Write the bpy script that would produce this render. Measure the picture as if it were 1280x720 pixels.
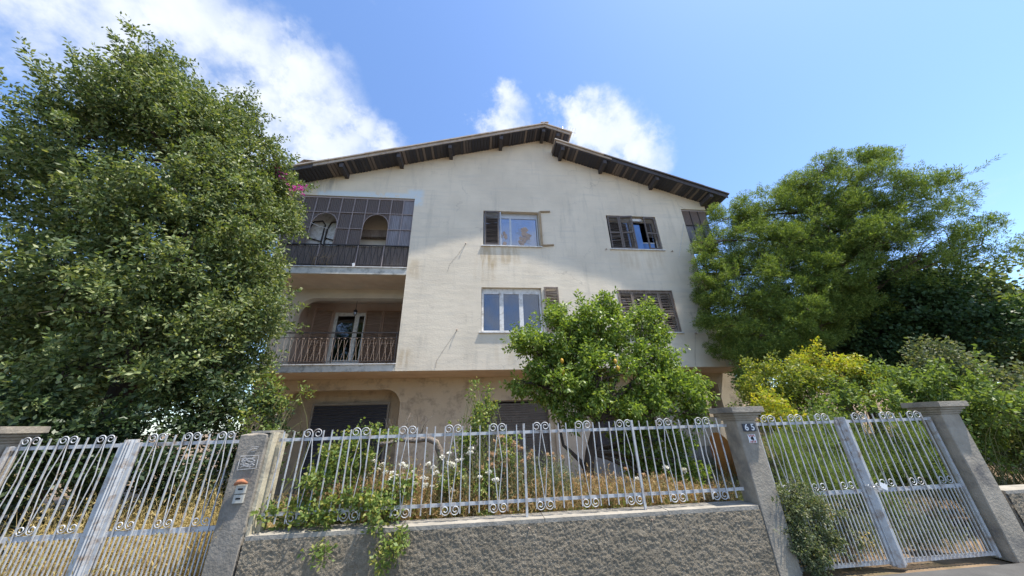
import bpy, bmesh, math, random
import numpy as np
from mathutils import Vector, Matrix, noise as mnoise

random.seed(7)
RNG = np.random.default_rng(11)
for o in list(bpy.data.objects):
    bpy.data.objects.remove(o)
scene = bpy.context.scene
COL = scene.collection

# ------------------------------------------------------------------ camera
def camera_matrix(pitch, roll, yaw, loc):
    t, r, y = (math.radians(a) for a in (pitch, roll, yaw))
    f = Vector((math.sin(y)*math.cos(t), math.cos(y)*math.cos(t), math.sin(t)))
    rt = Vector((math.cos(y), -math.sin(y), 0))
    up = rt.cross(f)
    c, s = math.cos(r), math.sin(r)
    R, U = c*rt + s*up, -s*rt + c*up
    m = Matrix((R, U, -f)).transposed().to_4x4()
    m.translation = loc
    return m
cam_data = bpy.data.cameras.new('camera')
cam = bpy.data.objects.new('camera', cam_data)
COL.objects.link(cam)
cam.matrix_world = camera_matrix(23.297, -1.737, 6.084, (0, 0, 1.6))
cam_data.sensor_width = 36
cam_data.lens = 36*394/1280
cam_data.clip_start = 0.05
cam_data.clip_end = 3000
scene.camera = cam

# ------------------------------------------------------------------ light
SUN = Vector((0.385, -0.15, 1.0)).normalized()
EL = math.asin(SUN.z)
AZ = math.atan2(SUN.x, SUN.y)
scene.view_settings.view_transform = 'Standard'
scene.view_settings.look = 'None'
scene.view_settings.gamma = 1
scene.view_settings.use_curve_mapping = False
scene.view_settings.exposure = 0.98

world = bpy.data.worlds.new('World')
scene.world = world
world.use_nodes = True

def build_world():
    nt = world.node_tree
    nt.nodes.clear()
    N, L = nt.nodes.new, nt.links.new
    out = N('ShaderNodeOutputWorld')
    bg = N('ShaderNodeBackground')
    bg.inputs[1].default_value = 0.148
    sky = N('ShaderNodeTexSky')
    sky.sky_type = 'NISHITA'
    sky.sun_disc = False
    sky.sun_elevation = EL
    sky.sun_rotation = AZ
    sky.air_density = 1.0
    sky.dust_density = 0.5
    sky.ozone_density = 2.0
    tc = N('ShaderNodeTexCoord')
    def math_(op, a, b=None, clamp=False):
        m = N('ShaderNodeMath'); m.operation = op; m.use_clamp = clamp
        for i, v in enumerate((a, b)):
            if v is None: continue
            if isinstance(v, (int, float)): m.inputs[i].default_value = v
            else: L(v, m.inputs[i])
        return m.outputs[0]
    # wispy distortion of the view direction (sky-fixed)
    nz = N('ShaderNodeTexNoise'); nz.inputs['Scale'].default_value = 5.5
    nz.inputs['Detail'].default_value = 9; nz.inputs['Roughness'].default_value = 0.62
    L(tc.outputs['Generated'], nz.inputs['Vector'])
    sub = N('ShaderNodeVectorMath'); sub.operation = 'SUBTRACT'
    L(nz.outputs['Color'], sub.inputs[0]); sub.inputs[1].default_value = (0.5, 0.5, 0.5)
    sc = N('ShaderNodeVectorMath'); sc.operation = 'SCALE'; sc.inputs['Scale'].default_value = 0.34
    L(sub.outputs[0], sc.inputs[0])
    add = N('ShaderNodeVectorMath'); add.operation = 'ADD'
    L(tc.outputs['Generated'], add.inputs[0]); L(sc.outputs[0], add.inputs[1])
    # soft cloud banks: direction, radius, weight; they go on all round the sky
    blobs = [((-.66, .33, .66), .22, .85), ((-.56, .42, .71), .16, .9), ((-.50, .47, .72), .13, .95), ((-.42, .535, .735), .12, 1.0),
             ((-.36, .59, .72), .10, 1.0), ((-.30, .655, .69), .09, 1.05), ((-.40, .60, .66), .12, 1.0), ((-.50, .55, .62), .14, .9),
             ((.055, .60, .80), .065, 1.15), ((.045, .63, .775), .09, 1.2), ((.035, .67, .74), .10, 1.2), ((.0, .68, .73), .07, 1.1),
             ((.29, .605, .74), .095, 1.1), ((.345, .61, .715), .10, 1.15), ((.41, .615, .675), .085, 1.1), ((.24, .57, .785), .035, .7),
             ((-.9, -.2, .4), .3, .9), ((.7, -.6, .35), .26, .9), ((.2, -.9, .4), .3, .9), ((-.4, -.8, .45), .25, .9), ((.95, .1, .25), .2, .7)]
    acc = None
    for d, r, w in blobs:
        ds = N('ShaderNodeVectorMath'); ds.operation = 'DISTANCE'
        L(add.outputs[0], ds.inputs[0]); ds.inputs[1].default_value = Vector(d).normalized()
        v = math_('MULTIPLY', math_('SUBTRACT', 1.0, math_('DIVIDE', ds.outputs['Value'], r*1.5), True), w)
        acc = v if acc is None else math_('MAXIMUM', acc, v)
    nb = N('ShaderNodeTexNoise'); nb.inputs['Scale'].default_value = 11
    nb.inputs['Detail'].default_value = 10; nb.inputs['Roughness'].default_value = 0.6
    L(tc.outputs['Generated'], nb.inputs['Vector'])
    dens = math_('ADD', acc, math_('MULTIPLY', math_('SUBTRACT', nb.outputs['Fac'], 0.5), 1.0))
    ramp = N('ShaderNodeMapRange'); ramp.interpolation_type = 'SMOOTHSTEP'
    ramp.inputs['From Min'].default_value = 0.17; ramp.inputs['From Max'].default_value = 0.85
    L(dens, ramp.inputs['Value'])
    thick = math_('MULTIPLY', ramp.outputs[0], 0.93)
    mix = N('ShaderNodeMix'); mix.data_type = 'RGBA'
    L(thick, mix.inputs['Factor'])
    tint = N('ShaderNodeMix'); tint.data_type = 'RGBA'; tint.blend_type = 'MULTIPLY'; tint.inputs['Factor'].default_value = 1
    L(sky.outputs[0], tint.inputs['A']); tint.inputs['B'].default_value = SKY_TINT
    L(tint.outputs['Result'], mix.inputs['A'])
    cr = N('ShaderNodeMix'); cr.data_type = 'RGBA'
    cr.inputs['A'].default_value = (2.6, 2.95, 3.5, 1); cr.inputs['B'].default_value = (3.9, 4.05, 4.3, 1)
    L(math_('MULTIPLY', nb.outputs['Fac'], 1.2, True), cr.inputs['Factor'])
    L(cr.outputs['Result'], mix.inputs['B'])
    L(mix.outputs['Result'], bg.inputs[0])
    L(bg.outputs[0], out.inputs[0])
SKY_TINT = (0.80, 0.91, 1.04, 1)
build_world()

sun_d = bpy.data.lights.new('sun', 'SUN')
sun_d.energy = 4.3
sun_d.angle = math.radians(0.8)
sun_d.color = (1.0, 0.94, 0.84)
sun_o = bpy.data.objects.new('sun', sun_d)
COL.objects.link(sun_o)
sun_o.rotation_euler = (-SUN).to_track_quat('-Z', 'Y').to_euler()
sun_o.location = (5, -5, 20)

# ------------------------------------------------------------------ materials
def new_mat(name):
    m = bpy.data.materials.new(name)
    m.use_nodes = True
    nt = m.node_tree
    b = nt.nodes['Principled BSDF']
    return m, nt, b

def M(name, c1, c2=None, scale=8.0, rough=0.8, bump=0.0, bscale=60.0, metal=0.0, spec=0.3, stretch=(1, 1, 1), lo=0.35, hi=0.65, c3=None, scale3=2.0):
    m, nt, b = new_mat(name)
    N, L = nt.nodes.new, nt.links.new
    b.inputs['Roughness'].default_value = rough
    b.inputs['Metallic'].default_value = metal
    b.inputs['Specular IOR Level'].default_value = spec
    geo = N('ShaderNodeNewGeometry')
    mp = N('ShaderNodeMapping'); mp.inputs['Scale'].default_value = stretch
    L(geo.outputs['Position'], mp.inputs['Vector'])
    b.inputs['Base Color'].default_value = (*c1, 1)
    col = None
    def layer(prev, c, sc, lo_, hi_):
        nz = N('ShaderNodeTexNoise'); nz.inputs['Scale'].default_value = sc; nz.inputs['Detail'].default_value = 6
        nz.inputs['Roughness'].default_value = 0.65
        L(mp.outputs[0], nz.inputs['Vector'])
        mr = N('ShaderNodeMapRange'); mr.inputs['From Min'].default_value = lo_; mr.inputs['From Max'].default_value = hi_
        L(nz.outputs['Fac'], mr.inputs['Value'])
        mx = N('ShaderNodeMix'); mx.data_type = 'RGBA'
        L(mr.outputs[0], mx.inputs['Factor'])
        if prev is None: mx.inputs['A'].default_value = (*c1, 1)
        else: L(prev, mx.inputs['A'])
        mx.inputs['B'].default_value = (*c, 1)
        return mx.outputs['Result']
    if c2: col = layer(col, c2, scale, lo, hi)
    if c3: col = layer(col, c3, scale3, 0.5, 0.72)
    if col: L(col, b.inputs['Base Color'])
    if bump:
        nb = N('ShaderNodeTexNoise'); nb.inputs['Scale'].default_value = bscale; nb.inputs['Detail'].default_value = 5
        L(mp.outputs[0], nb.inputs['Vector'])
        bp = N('ShaderNodeBump'); bp.inputs['Strength'].default_value = bump; bp.inputs['Distance'].default_value = 0.02
        L(nb.outputs['Fac'], bp.inputs['Height'])
        L(bp.outputs[0], b.inputs['Normal'])
    return m

def leaf_mat(name, cols, trans=0.35, rough=0.45, spec=0.35, tcol=None):
    """colour varies from leaf to leaf (mesh islands)"""
    m, nt, b = new_mat(name)
    N, L = nt.nodes.new, nt.links.new
    geo = N('ShaderNodeNewGeometry')
    cr = N('ShaderNodeValToRGB')
    el = cr.color_ramp.elements
    while len(el) < len(cols): el.new(0.5)
    for i, c in enumerate(cols):
        el[i].position = i/(len(cols)-1); el[i].color = (*c, 1)
    L(geo.outputs['Random Per Island'], cr.inputs[0])
    L(cr.outputs[0], b.inputs['Base Color'])
    b.inputs['Roughness'].default_value = rough
    b.inputs['Specular IOR Level'].default_value = spec
    tr = N('ShaderNodeBsdfTranslucent')
    mg = N('ShaderNodeMix'); mg.data_type = 'RGBA'; mg.blend_type = 'MULTIPLY'; mg.inputs['Factor'].default_value = 1
    L(cr.outputs[0], mg.inputs['A']); mg.inputs['B'].default_value = (*(tcol or (1.5, 1.5, 0.6)), 1)
    L(mg.outputs['Result'], tr.inputs['Color'])
    mx = N('ShaderNodeMixShader'); mx.inputs[0].default_value = trans
    L(b.outputs[0], mx.inputs[1]); L(tr.outputs[0], mx.inputs[2])
    L(mx.outputs[0], nt.nodes['Material Output'].inputs[0])
    return m

def glass_mat(name, tint, refl):
    m, nt, b = new_mat(name)
    N, L = nt.nodes.new, nt.links.new
    nt.nodes.remove(b)
    lw = N('ShaderNodeLayerWeight'); lw.inputs[0].default_value = 0.4
    mr = N('ShaderNodeMapRange'); mr.inputs['To Min'].default_value = refl; mr.inputs['To Max'].default_value = 0.9
    L(lw.outputs['Fresnel'], mr.inputs['Value'])
    t = N('ShaderNodeBsdfTransparent'); t.inputs[0].default_value = (*tint, 1)
    g = N('ShaderNodeBsdfGlossy'); g.inputs['Roughness'].default_value = 0.04; g.inputs[0].default_value = (.85, .9, 1, 1)
    mx = N('ShaderNodeMixShader')
    L(mr.outputs[0], mx.inputs[0]); L(t.outputs[0], mx.inputs[1]); L(g.outputs[0], mx.inputs[2])
    L(mx.outputs[0], nt.nodes['Material Output'].inputs[0])
    return m

def facade_mat():
    m, nt, b = new_mat('weathered_render')
    N, L = nt.nodes.new, nt.links.new
    b.inputs['Roughness'].default_value = 0.9
    b.inputs['Specular IOR Level'].default_value = 0.15
    geo = N('ShaderNodeNewGeometry')
    sep = N('ShaderNodeSeparateXYZ'); L(geo.outputs['Position'], sep.inputs[0])
    def mth(op, a, c=None, clamp=False):
        n = N('ShaderNodeMath'); n.operation = op; n.use_clamp = clamp
        for i, v in enumerate((a, c)):
            if v is None: continue
            if isinstance(v, (int, float)): n.inputs[i].default_value = v
            else: L(v, n.inputs[i])
        return n.outputs[0]
    def nz(scale, stretch, detail=6, rough=0.6):
        mp = N('ShaderNodeMapping'); mp.inputs['Scale'].default_value = stretch
        L(geo.outputs['Position'], mp.inputs['Vector'])
        t = N('ShaderNodeTexNoise'); t.inputs['Scale'].default_value = scale; t.inputs['Detail'].default_value = detail
        t.inputs['Roughness'].default_value = rough
        L(mp.outputs[0], t.inputs['Vector'])
        return t.outputs['Fac']
    def rng(v, a, c, smooth=True):
        r = N('ShaderNodeMapRange'); r.interpolation_type = 'SMOOTHSTEP' if smooth else 'LINEAR'
        r.inputs['From Min'].default_value = a; r.inputs['From Max'].default_value = c
        L(v, r.inputs['Value']); return r.outputs[0]
    def mixc(prev, colour, fac):
        x = N('ShaderNodeMix'); x.data_type = 'RGBA'
        L(fac, x.inputs['Factor'])
        if isinstance(prev, tuple): x.inputs['A'].default_value = (*prev, 1)
        else: L(prev, x.inputs['A'])
        x.inputs['B'].default_value = (*colour, 1)
        return x.outputs['Result']
    def box(x0, x1, z0, z1, soft=0.15):
        a = mth('MULTIPLY', rng(sep.outputs[0], x0-soft, x0+soft), mth('SUBTRACT', 1.0, rng(sep.outputs[0], x1-soft, x1+soft)))
        c = mth('MULTIPLY', rng(sep.outputs[2], z0-soft, z0+soft), mth('SUBTRACT', 1.0, rng(sep.outputs[2], z1-soft, z1+soft)))
        return mth('MULTIPLY', a, c)
    c = mixc((0.75, 0.665, 0.53), (0.655, 0.58, 0.46), rng(nz(0.7, (1, 1, 1)), 0.35, 0.7))
    c = mixc(c, (0.60, 0.55, 0.46), mth('MULTIPLY', rng(nz(2.2, (0.35, 1, 2.6)), 0.48, 0.72), 0.6))
    c = mixc(c, (0.42, 0.39, 0.33), mth('MULTIPLY', rng(nz(3.0, (1.6, 1, 0.22)), 0.52, 0.74), 0.36))
    streak = rng(nz(4.0, (1.5, 1, 0.25)), 0.36, 0.62)
    for (x0, x1, z0, z1, w) in ((-.1, .5, 6.45, 7.3, .75), (.6, 1.3, 6.6, 7.3, .6), (4.9, 5.6, 6.5, 7.25, .35), (5.9, 6.6, 6.5, 7.3, .35), (-.2, .5, 5.9, 6.6, .3),
                                (.5, 1.0, 3.3, 4.1, .45), (-2.4, -2.0, 3.2, 3.7, .5), (-2.4, -2.0, 6.0, 6.7, .4)):
        c = mixc(c, (0.43, 0.32, 0.18), mth('MULTIPLY', mth('MULTIPLY', box(x0, x1, z0, z1), streak), w))
    # pale primer patch along the lintel of the screened balcony, dark mould under the left eave
    patch = rng(nz(3.0, (1, 1, 1)), 0.40, 0.5)
    c = mixc(c, (0.60, 0.67, 0.70), mth('MULTIPLY', mth('MAXIMUM', box(-5.8, -2.35, 9.18, 9.42, .08), box(-2.7, -2.15, 8.9, 9.6, .1)), mth('MULTIPLY', patch, 0.85)))
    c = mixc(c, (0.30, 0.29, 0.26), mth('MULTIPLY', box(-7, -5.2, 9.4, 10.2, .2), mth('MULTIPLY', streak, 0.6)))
    # hairline cracks
    vo = N('ShaderNodeTexVoronoi'); vo.feature = 'DISTANCE_TO_EDGE'; vo.inputs['Scale'].default_value = 0.55
    wp = N('ShaderNodeTexNoise'); wp.inputs['Scale'].default_value = 2.5; wp.inputs['Detail'].default_value = 6
    L(geo.outputs['Position'], wp.inputs['Vector'])
    va = N('ShaderNodeVectorMath'); va.operation = 'MULTIPLY_ADD'
    L(wp.outputs['Color'], va.inputs[0]); va.inputs[1].default_value = (0.7, 0.7, 0.7); L(geo.outputs['Position'], va.inputs[2])
    L(va.outputs[0], vo.inputs['Vector'])
    crack = mth('SUBTRACT', 1.0, rng(vo.outputs['Distance'], 0.003, 0.011))
    crack = mth('MULTIPLY', crack, rng(nz(0.9, (1, 1, 1)), 0.5, 0.62))
    c = mixc(c, (0.30, 0.27, 0.23), mth('MULTIPLY', crack, 0.3))
    L(c, b.inputs['Base Color'])
    bp = N('ShaderNodeBump'); bp.inputs['Strength'].default_value = 0.35; bp.inputs['Distance'].default_value = 0.012
    h = mth('ADD', nz(22, (0.8, 1, 1.3), 6), mth('MULTIPLY', nz(3.5, (0.5, 1, 2.0), 3), 1.3))
    L(h, bp.inputs['Height']); L(bp.outputs[0], b.inputs['Normal'])
    return m

MAT = dict(
    facade=facade_mat(),
    ochre=M('ochre_render', (.62, .535, .41), (.54, .46, .345), 1.2, .9, .25, 30, c3=(.30, .25, .20), scale3=3, spec=.15),
    soffit=M('peeling_soffit', (.62, .51, .40), (.52, .40, .30), 1.6, .9, .2, 20, c3=(.50, .44, .36), scale3=2.5, spec=.15),
    slab=M('mouldy_slab_edge', (.68, .65, .58), (.54, .52, .46), 3, .85, .2, 40, c3=(.25, .25, .22), scale3=5, spec=.15),
    cream=M('cream_wall', (.64, .56, .45), (.55, .48, .385), 1.5, .9, .15, 30, spec=.15),
    palewall=M('pale_wall', (.66, .61, .52), (.58, .53, .45), 1.5, .9, .1, 30, spec=.15),
    pinkwall=M('dusty_pink_wall', (.60, .47, .39), (.52, .39, .32), 1.5, .9, .15, 30, spec=.15),
    plinth=M('grey_plinth', (.38, .36, .33), (.30, .29, .27), 3, .9, .2, 40, spec=.15),
    wood_dark=M('dark_stained_wood', (.055, .053, .062), (.085, .075, .075), 9, .7, .2, 60, stretch=(1, 1, .3)),
    wood_brown=M('weathered_brown_wood', (.15, .11, .085), (.26, .215, .18), 10, .85, .3, 70, stretch=(1.5, 1, .25), c3=(.33, .28, .24), scale3=6),
    shutter_dark=M('dark_brown_shutter', (.105, .088, .082), (.16, .135, .12), 10, .65, .2, 60, stretch=(.3, 1, 1.5)),
    shutter_brown=M('brown_louvre', (.34, .225, .165), (.26, .165, .12), 8, .7, .15, 60, stretch=(.3, 1, 1)),
    bare_wood=M('bare_tan_wood', (.40, .30, .19), (.28, .20, .12), 10, .8, .2, 60, stretch=(1, 1, .3)),
    white_frame=M('white_frame', (.72, .71, .69), (.60, .59, .57), 9, .5, .05, 40, c3=(.36, .33, .29), scale3=8),
    alu=M('grey_aluminium', (.50, .51, .52), (.42, .43, .44), 9, .4, 0, metal=.3),
    tan_sheet=M('tan_roof_edge', (.50, .43, .365), (.40, .345, .295), 4, .8, .2, 40, c3=(.28, .24, .21), scale3=7),
    roof_felt=M('brown_roof_sheet', (.26, .19, .15), (.20, .15, .12), 3, .85, .2, 30),
    panel=leaf_mat('brown_corrugated_sheet', [(.135, .105, .095), (.175, .14, .125), (.15, .12, .112)], .35, .45, .3, (1.5, 1.35, 1.2)),
    panel_pale=M('faded_corrugated_sheet', (.25, .24, .26), (.17, .155, .165), 2.5, .5, .05, 50, stretch=(4, 1, .5)),
    mullion=M('pinkish_grey_bar', (.36, .30, .29), (.30, .25, .24), 9, .6),
    iron=M('black_iron', (.035, .032, .034), (.06, .05, .045), 15, .55, metal=.2),
    rust_iron=M('rusty_tan_iron', (.42, .34, .28), (.26, .18, .13), 12, .8),
    reed=M('brown_reed_mat', (.20, .165, .15), (.145, .12, .105), 3, .9, .3, 40, stretch=(20, 1, .4)),
    roller=M('dark_blue_roller', (.045, .052, .075), (.06, .066, .085), 4, .5, metal=.1),
    roller_grey=M('grey_roller', (.19, .17, .155), (.14, .125, .115), 4, .65),
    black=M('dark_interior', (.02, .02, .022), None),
    glass=glass_mat('window_glass', (.55, .6, .68), .22),
    glass_low=glass_mat('clear_glass', (.6, .65, .72), .07),
    glass_dark=glass_mat('door_glass', (.3, .33, .36), .08),
    blue=M('blue_window_film', (.10, .22, .50), (.07, .16, .40), 3, .25, spec=.5),
    pane_reflection=M('brown_reflection', (.50, .39, .32), (.30, .22, .18), 22, .9, .3, 40),  # mottled brown of a window reflection, put into a solid colour
    curtain=M('grey_blue_curtain', (.15, .17, .22), (.11, .13, .18), 2, .8),
    steel=M('galvanised_paint', (.52, .53, .535), (.44, .445, .45), 12, .5, .05, 60, metal=.1, c3=(.26, .18, .12), scale3=11),
    stucco=M('rough_cast_wall', (.32, .272, .205), (.215, .182, .135), 22, .95, .9, 140, c3=(.15, .135, .105), scale3=1.7, spec=.1),
    coping=M('cement_coping', (.36, .33, .28), (.25, .23, .195), 6, .9, .3, 40, spec=.15),
    concrete=M('dark_concrete', (.285, .255, .215), (.205, .183, .152), 6, .9, .3, 45, c3=(.12, .115, .105), scale3=3.2, spec=.15),
    concrete2=M('grey_concrete', (.38, .335, .27), (.28, .245, .195), 5, .9, .3, 45, c3=(.15, .14, .13), scale3=2.8, spec=.15),
    plaster=M('yellowed_plaster', (.52, .47, .35), (.42, .37, .27), 7, .9, .3, 40, c3=(.28, .25, .2), scale3=6),
    white_paint=M('white_paint', (.55, .55, .55), (.26, .25, .24), 40, .8),
    navy=M('navy_tile', (.015, .03, .06), None, rough=.3, spec=.5),
    white=M('white_enamel', (.8, .8, .8), None, rough=.4),
    red=M('faded_red_print', (.42, .10, .08), None, rough=.6),
    metal_box=M('cream_metal_plate', (.48, .47, .42), (.40, .39, .35), 12, .5, metal=.1),
    terracotta=M('terracotta', (.42, .17, .08), (.32, .13, .07), 9, .85, .2, 40),
    orange=M('orange_plastic', (.55, .21, .04), (.42, .16, .04), 3, .6),
    asphalt=M('asphalt', (.06, .06, .06), (.045, .045, .045), 8, .9, .4, 80),
    pave=M('pavement_concrete', (.10, .097, .092), (.075, .072, .07), 4, .9, .2, 40),
    soil=M('dry_garden_soil', (.24, .17, .105), (.16, .11, .07), 3, .95, .5, 25, c3=(.12, .10, .05), scale3=1.3),
    bark=M('dark_bark', (.085, .065, .05), (.05, .04, .032), 10, .95, .8, 30, stretch=(1, 1, .35)),
    bark_grey=M('grey_bark', (.20, .17, .14), (.12, .10, .085), 12, .95, .8, 30, stretch=(1, 1, .35)),
    bark_pine=M('pine_bark', (.15, .105, .08), (.085, .06, .048), 8, .95, .8, 25, stretch=(1, 1, .35)),
    deadwood=M('bleached_dead_wood', (.24, .20, .165), (.14, .115, .095), 12, .95, .6, 40),
    leaf_tree=leaf_mat('evergreen_leaf', [(.05, .075, .032), (.09, .135, .048), (.14, .19, .066), (.21, .25, .095), (.31, .33, .16)] or [(0.059, 0.102, 0.032), (0.082, 0.131, 0.042), (0.108, 0.161, 0.052), (0.206, 0.245, 0.079)], .28, .5, .28),
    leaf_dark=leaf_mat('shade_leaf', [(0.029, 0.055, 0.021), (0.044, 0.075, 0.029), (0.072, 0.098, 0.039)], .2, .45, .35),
    leaf_lemon=leaf_mat('lemon_leaf', [(0.09, 0.145, 0.03), (0.135, 0.205, 0.042), (0.19, 0.27, 0.055), (0.32, 0.38, 0.11)], .4, .42, .3),
    leaf_rose=leaf_mat('climber_leaf', [(0.092, 0.142, 0.035), (0.135, 0.196, 0.049), (0.198, 0.257, 0.068), (0.312, 0.284, 0.081)], .35, .5, .3),
    leaf_shrub=leaf_mat('shrub_leaf', [(0.106, 0.16, 0.045), (0.158, 0.224, 0.061), (0.229, 0.288, 0.08)], .35, .5, .3),
    leaf_yellow=leaf_mat('yellow_green_leaf', [(0.18, 0.24, 0.038), (0.285, 0.33, 0.045), (0.39, 0.39, 0.053), (0.48, 0.375, 0.06)], .4, .5, .3),
    leaf_mixed=leaf_mat('fresh_green_leaf', [(.10, .15, .035), (.16, .21, .045), (.24, .27, .055), (.34, .33, .07)], .4, .5, .3),
    leaf_ivy=leaf_mat('ivy_leaf', [(0.03, 0.061, 0.024), (0.047, 0.088, 0.032), (0.068, 0.115, 0.041)], .2, .5, .25),
    leaf_bush=leaf_mat('grey_green_leaf', [(0.088, 0.115, 0.061), (0.115, 0.149, 0.074), (0.162, 0.189, 0.101), (0.257, 0.243, 0.149)], .3, .55, .25),
    needle=leaf_mat('pine_needle', [(.065, .11, .03), (.12, .185, .045), (.185, .26, .06), (.32, .375, .10)] or [(0.11, 0.153, 0.031), (0.156, 0.204, 0.041), (0.211, 0.255, 0.051), (0.294, 0.289, 0.06)], .3, .55, .2),
    feather=leaf_mat('feathery_leaf', [(0.115, 0.169, 0.061), (0.149, 0.209, 0.074), (0.203, 0.257, 0.095)], .4, .55, .2),
    dry=leaf_mat('dry_weed', [(.26, .155, .075), (.42, .27, .13), (.52, .38, .22), (.18, .19, .07), (.46, .33, .17)] or [(0.29, 0.167, 0.065), (0.435, 0.261, 0.109), (0.58, 0.377, 0.174), (0.232, 0.217, 0.08)], .35, .8, .1, (1.2, 1.1, .8)),
    dry_yellow=leaf_mat('straw', [(0.36, 0.276, 0.102), (0.504, 0.396, 0.168), (0.6, 0.48, 0.24), (0.24, 0.24, 0.084)], .35, .8, .1, (1.2, 1.1, .8)),
    stem=M('green_stem', (.12, .15, .05), (.2, .17, .07), 9, .7),
    dry_stem=M('dry_stem', (.30, .22, .12), (.22, .15, .08), 9, .9),
    petal=leaf_mat('white_petal', [(.72, .71, .64), (.80, .79, .74), (.70, .66, .5)], .3, .7, .1, (1, 1, 1)),
    puff=leaf_mat('peach_seed_head', [(.50, .33, .19), (.58, .42, .27), (.62, .47, .30)], .35, .9, .05, (1.1, 1, .9)),
    pink=leaf_mat('magenta_bract', [(.42, .05, .25), (.55, .09, .36)], .35, .6, .1, (1.2, .8, 1.2)),
    lemon=M('ripe_lemon', (.52, .31, .035), (.42, .24, .03), 12, .45, .1, 90),
)

# ------------------------------------------------------------------ object helpers
WLOC = {}
def link(o, parent=None):
    COL.objects.link(o)
    if parent is not None:
        o.parent = parent
        o.matrix_parent_inverse = Matrix.Translation(-Vector(WLOC[parent.name]))
        WLOC[o.name] = WLOC.get(o.name, tuple(o.location))
    else:
        WLOC[o.name] = tuple(o.location)
    return o
def tag(o, label=None, cat=None, group=None, kind=None):
    if label: o['label'] = label
    if cat: o['category'] = cat
    if group: o['group'] = group
    if kind: o['kind'] = kind
    return o
def empty(name, loc, label, cat, group=None):
    o = bpy.data.objects.new(name, None)
    o.location = loc
    o.empty_display_size = 0.2
    link(o)
    return tag(o, label, cat, group)
def mesh_obj(name, me, parent=None, loc=(0, 0, 0)):
    o = bpy.data.objects.new(name, me)
    o.location = loc
    WLOC[o.name] = tuple(loc)
    return link(o, parent)

class MB:
    def __init__(s): s.v, s.f, s.sm = [], [], []
    def add(s, vs, fs, smooth=False):
        b = len(s.v)
        s.v += [tuple(x) for x in vs]
        s.f += [tuple(i+b for i in f) for f in fs]
        s.sm += [smooth]*len(fs)
        return s
    def box(s, x0, x1, y0, y1, z0, z1):
        return s.add([(x0,y0,z0),(x1,y0,z0),(x1,y1,z0),(x0,y1,z0),(x0,y0,z1),(x1,y0,z1),(x1,y1,z1),(x0,y1,z1)],
                     [(0,3,2,1),(4,5,6,7),(0,1,5,4),(1,2,6,5),(2,3,7,6),(3,0,4,7)])
    def obox(s, c, ax, ay, az):
        """oriented box: centre and three half-vectors"""
        c, ax, ay, az = map(Vector, (c, ax, ay, az))
        vs = [c+i*ax+j*ay+k*az for k in (-1,1) for (i,j) in ((-1,-1),(1,-1),(1,1),(-1,1))]
        return s.add(vs, [(0,3,2,1),(4,5,6,7),(0,1,5,4),(1,2,6,5),(2,3,7,6),(3,0,4,7)])
    def prism_y(s, prof, y0, y1):
        n = len(prof)
        vs = [(x,y0,z) for x,z in prof]+[(x,y1,z) for x,z in prof]
        fs = [tuple(range(n)), tuple(range(2*n-1,n-1,-1))]+[(i,i+n,(i+1)%n+n,(i+1)%n) for i in range(n)]
        return s.add(vs, fs)
    def prism_z(s, prof, z0, z1):
        n = len(prof)
        vs = [(x,y,z0) for x,y in prof]+[(x,y,z1) for x,y in prof]
        fs = [tuple(range(n-1,-1,-1)), tuple(range(n,2*n))]+[(i,(i+1)%n,(i+1)%n+n,i+n) for i in range(n)]
        return s.add(vs, fs)
    def tube(s, pts, r, sides=6, closed_ends=True):
        pts = [Vector(p) for p in pts]
        n = len(pts)
        rs = r if isinstance(r, (list, tuple)) else [r]*n
        vs, fs = [], []
        up = None
        for i, p in enumerate(pts):
            t = (pts[min(i+1,n-1)]-pts[max(i-1,0)])
            t = t.normalized() if t.length > 1e-9 else Vector((0,0,1))
            if up is None:
                up = t.orthogonal().normalized()
            else:
                up = (up - t*up.dot(t))
                up = up.normalized() if up.length > 1e-6 else t.orthogonal().normalized()
            w = t.cross(up)
            for k in range(sides):
                a = 2*math.pi*k/sides + math.pi/4
                vs.append(p+(up*math.cos(a)+w*math.sin(a))*rs[i])
        for i in range(n-1):
            for k in range(sides):
                a, b2 = i*sides+k, i*sides+(k+1)%sides
                fs.append((a, b2, b2+sides, a+sides))
        if closed_ends:
            fs.append(tuple(range(sides-1,-1,-1)))
            fs.append(tuple(range((n-1)*sides, n*sides)))
        return s.add(vs, fs, sides > 4)
    def mesh(s, name, mat):
        me = bpy.data.meshes.new(name)
        me.from_pydata(s.v, [], s.f)
        if any(s.sm): me.polygons.foreach_set('use_smooth', s.sm)
        if mat: me.materials.append(MAT[mat] if isinstance(mat, str) else mat)
        me.update()
        return me
    def build(s, name, mat, parent=None, loc=(0,0,0)):
        return mesh_obj(name, s.mesh(name, mat), parent, loc)

def rounded_rect(x0, x1, z0, z1, rl, rr, n=8):
    """anticlockwise outline, upper corners rounded"""
    p = [(x0, z0), (x1, z0)]
    if rr > 0: p += [(x1-rr+rr*math.cos(a), z1-rr+rr*math.sin(a)) for a in [math.pi/2*i/n for i in range(n+1)]]
    else: p += [(x1, z1)]
    if rl > 0: p += [(x0+rl-rl*math.sin(a), z1-rl+rl*math.cos(a)) for a in [math.pi/2*i/n for i in range(n+1)]]
    else: p += [(x0, z1)]
    return p

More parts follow.
